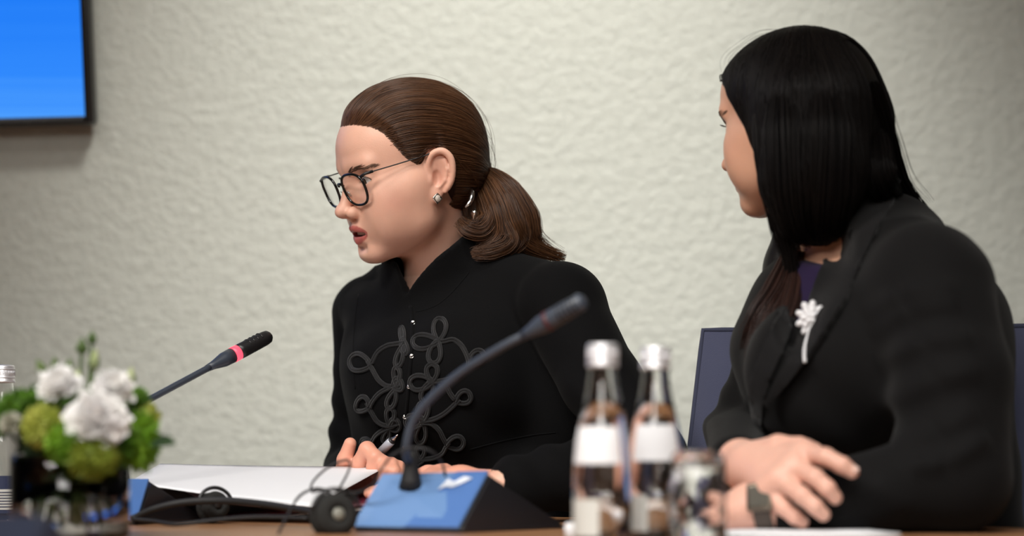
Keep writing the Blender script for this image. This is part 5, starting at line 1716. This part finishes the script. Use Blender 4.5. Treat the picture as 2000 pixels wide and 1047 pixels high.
def pompon(cen, R, mat, label, squash=(1, 1, 1), n=420, name='green_pompon_flower'):
    o = stemmed(name, cen, label, 'flower', 'green pompon flowers in the vase')
    VV, FF, off = [], [], 0
    for i in range(n):
        zz = 1 - 2 * (i + .5) / n; az = i * 2.399963
        d = np.array([math.sqrt(1 - zz * zz) * math.cos(az), math.sqrt(1 - zz * zz) * math.sin(az), zz]) * squash
        L = R * rng.uniform(.86, 1.08)
        up_ = np.cross(d, rng.normal(size=3)); up_ /= np.linalg.norm(up_) + 1e-9
        V, F = petal_patch(cen + d * L * .45, d * .6, up_, L, R * .085, rng.uniform(-.25, .25), 0, 3, 4)
        VV += V; FF += [tuple(k_ + off for k_ in f) for f in F]; off += len(V)
    pt = mesh_obj('petals', VV, FF, mat, o); pt['kind'] = 'stuff'
    bm = bmesh.new(); bmesh.ops.create_icosphere(bm, subdivisions=3, radius=R * .72, matrix=Matrix.Translation(Vector(cen)) @ Matrix.Diagonal((*squash, 1)))
    bm_obj('flower_core', bm, mat, o, True)
    return o
FY = 2.28
px2m = lambda r, Y: r / FP * Y
ruffled(P(190, 828, 2.225), px2m(64, 2.23), (.1, -.75, .45), M['white_petal'], 'largest white ruffled flower at the front of the vase', 190)
ruffled(P(118, 758, 2.25), px2m(45, 2.25), (-.15, -.5, .8), M['white_petal'], 'white ruffled flower at the upper left beside the tall buds')
ruffled(P(220, 764, 2.26), px2m(44, 2.26), (.2, -.5, .7), M['white_petal'], 'white ruffled flower at the upper right above the largest bloom')
for (x, y, Y, r, mt, lb, sq) in (
    (86, 832, 2.24, 44, 'lime_petal', 'pale lime pompon flower left of the largest white bloom', (1, 1, 1)),
    (42, 790, 2.28, 40, 'deep_petal', 'dark green pompon flower at the upper left of the bouquet', (1.1, 1, .75)),
    (84, 778, 2.32, 36, 'deep_petal', 'dark green pompon flower under the upper left white bloom', (1, 1, .8)),
    (130, 868, 2.22, 44, 'green_petal', 'bright green pompon flower below the pale lime one', (1, 1, .9)),
    (180, 893, 2.215, 52, 'olive_petal', 'olive green pompon flower hanging lowest over the vase rim', (1, 1, .85)),
    (274, 862, 2.27, 50, 'green_petal', 'tall bright green pompon flower on the right side of the bouquet', (.80, .9, 1.22)),
    (232, 880, 2.25, 34, 'deep_petal', 'deep green pompon flower behind the olive one', (1, 1, 1)),
    (213, 741, 2.33, 24, 'green_petal', 'small green pompon flower peeking over the upper right white bloom', (1.2, 1, .6)),
    (262, 778, 2.32, 30, 'deep_petal', 'dark green pompon flower right of the upper white blooms', (1, 1, .8)),
    (150, 795, 2.31, 34, 'deep_petal', 'dark green pompon flower deep between the white blooms', (1, 1, 1)),
    (288, 815, 2.32, 26, 'lime_petal', 'small lime pompon flower behind the tall green one', (1, 1, 1.2)),
    (-5, 820, 2.28, 40, 'deep_petal', 'dark green pompon flower cut by the frame edge', (1, 1, .9))):
    pompon(P(x, y, Y), px2m(r, Y), M[mt], lb, np.array(sq), 420 if r > 35 else 260)
ruffled(P(22, 828, 2.25), px2m(24, 2.25), (-.3, -.6, .5), leafmat('faded_petal', (.42, .42, .34), (.58, .57, .48)), 'faded greyish flower low at the left of the bouquet', 70)
def bud(cen, L, r, ax, mat, label):
    o = stemmed('flower_bud', cen, label, 'flower bud', 'flower buds in the vase')
    V, F = lathe([(.0001, -L * .5), (r * .55, -L * .42), (r, -L * .12), (r * .9, L * .15), (r * .45, L * .4), (.0001, L * .55)], (0, 0, 0), 14, axis=ax)
    tw = mesh_obj('bud', V + cen, F, mat, o)
    sep = []
    axn = np.asarray(ax, float) / np.linalg.norm(ax)
    e1_ = np.cross(axn, [0, 1, 0]); e1_ /= np.linalg.norm(e1_); e2_ = np.cross(axn, e1_)
    for k_ in range(5):
        t = k_ / 5 * 2 * PI
        rad = e1_ * math.cos(t) + e2_ * math.sin(t)
        sep.append((np.array([cen - axn * L * .5, cen - axn * L * .2 + rad * r * 1.15, cen + axn * L * .15 + rad * r * 1.15]), [.0008, .0012, .0003], False))
    tubes_obj('sepal', sep, M['bud_green'], o, 5)
for (x, y, L, r, ax, mt, lb) in ((160, 677, 34, 9, (0, 0, 1), 'bud_green', 'second tallest green bud of the bouquet'), (180, 660, 28, 7.5, (.05, 0, 1), 'bud_green', 'tallest green bud of the bouquet'),
    (80, 718, 34, 8, (-.5, 0, 1), 'bud_green', 'green bud leaning out over the left white bloom'), (108, 716, 36, 9, (-.1, 0, 1), 'bud_green', 'plump green bud above the left white bloom'),
    (135, 716, 30, 8, (.1, 0, 1), 'bud_green', 'small green bud between the left white bloom and tall buds'), (184, 705, 44, 9, (.15, 0, 1), 'bud_pale', 'pale pointed bud just under the tallest bud'),
    (255, 738, 40, 9, (.1, 0, 1), 'bud_pale', 'pale pointed bud above the right edge of the bouquet'), (152, 736, 28, 8, (0, 0, 1), 'bud_pale', 'pale bud close above the white blooms'), (156, 757, 26, 10, (0, -.4, 1), 'white_petal', 'small white bud between the two upper white blooms')):
    Y = 2.29
    bud(P(x, y, Y), px2m(L, Y), px2m(r, Y), ax, M[mt], lb)
# foliage round the rim
def leaf_v(base, tip, w_, bend):
    base = np.asarray(base); tip = np.asarray(tip); d = tip - base; s_ = np.cross(d, [0, -1, .3]); s_ /= np.linalg.norm(s_)
    V = []
    for j in range(7):
        v = j / 6
        c = base + d * v + np.array([0, 0, bend * math.sin(v * PI)]); ww = w_ * math.sin(v * PI) ** .8 + .0002
        V += [c - s_ * ww + [0, 0, .002 * math.sin(v * PI)], c, c + s_ * ww + [0, 0, .002 * math.sin(v * PI)]]
    F = [(j * 3 + i, j * 3 + i + 1, j * 3 + 4 + i, j * 3 + 3 + i) for j in range(6) for i in range(2)]
    return V, F
fl = empty('foliage_sprig', VX + np.array([0, 0, .03]), 'dark green leaves filling the vase below the flowers', 'leaves')
VV, FF, off = [], [], 0
for i in range(90):
    a = rng.random() * 2 * PI; r = VR * .8 * math.sqrt(rng.random())
    b = VX + np.array([r * math.cos(a), r * math.sin(a), rng.uniform(.015, .06)])
    tp_ = b + np.array([math.cos(a) * rng.uniform(-.01, .012), math.sin(a) * rng.uniform(-.01, .012), rng.uniform(.02, .05)])
    q = tp_[:2] - VX[:2]; l = np.linalg.norm(q)
    if l > VR * .88 and tp_[2] < VX[2] + VH + .01: tp_[:2] = VX[:2] + q / l * VR * .88
    V, F = leaf_v(b, tp_, rng.uniform(.004, .009), .003); VV += V; FF += [tuple(k_ + off for k_ in f) for f in F]; off += len(V)
for i in range(46):
    a = rng.random() * 2 * PI
    b = VX + np.array([math.cos(a) * VR * .6, math.sin(a) * VR * .6, VH])
    tp_ = b + np.array([math.cos(a) * rng.uniform(.015, .035), math.sin(a) * rng.uniform(.01, .02), rng.uniform(.0, .05)])
    V, F = leaf_v(b, tp_, rng.uniform(.006, .011), .008); VV += V; FF += [tuple(k_ + off for k_ in f) for f in F]; off += len(V)
V, F = leaf_v(P(290, 872, 2.25), P(345, 866, 2.23), .006, .002); VV += V; FF += [tuple(k_ + off for k_ in f) for f in F]
lv = mesh_obj('leaves', VV, FF, M['leaf'], fl); lv['kind'] = 'stuff'
vs_ = empty('glass_vase', VX, 'clear glass cylinder vase holding the white and green flowers', 'vase')
V, F = lathe([(.0001, .0), (VR - .003, .0), (VR, .003), (VR, VH), (VR - .0012, VH + .0006), (VR - .0026, VH), (VR - .0026, .0065), (VR - .005, .005), (.0001, .005)], VX, 64)
mesh_obj('glass_body', V, F, M['glass'], vs_)
V, F = lathe([(.0001, .0051), (VR - .005, .0051), (VR - .00255, .0066), (VR - .00255, .055), (.0001, .055)], VX, 64)
mesh_obj('water', V, F, M['water'], vs_)
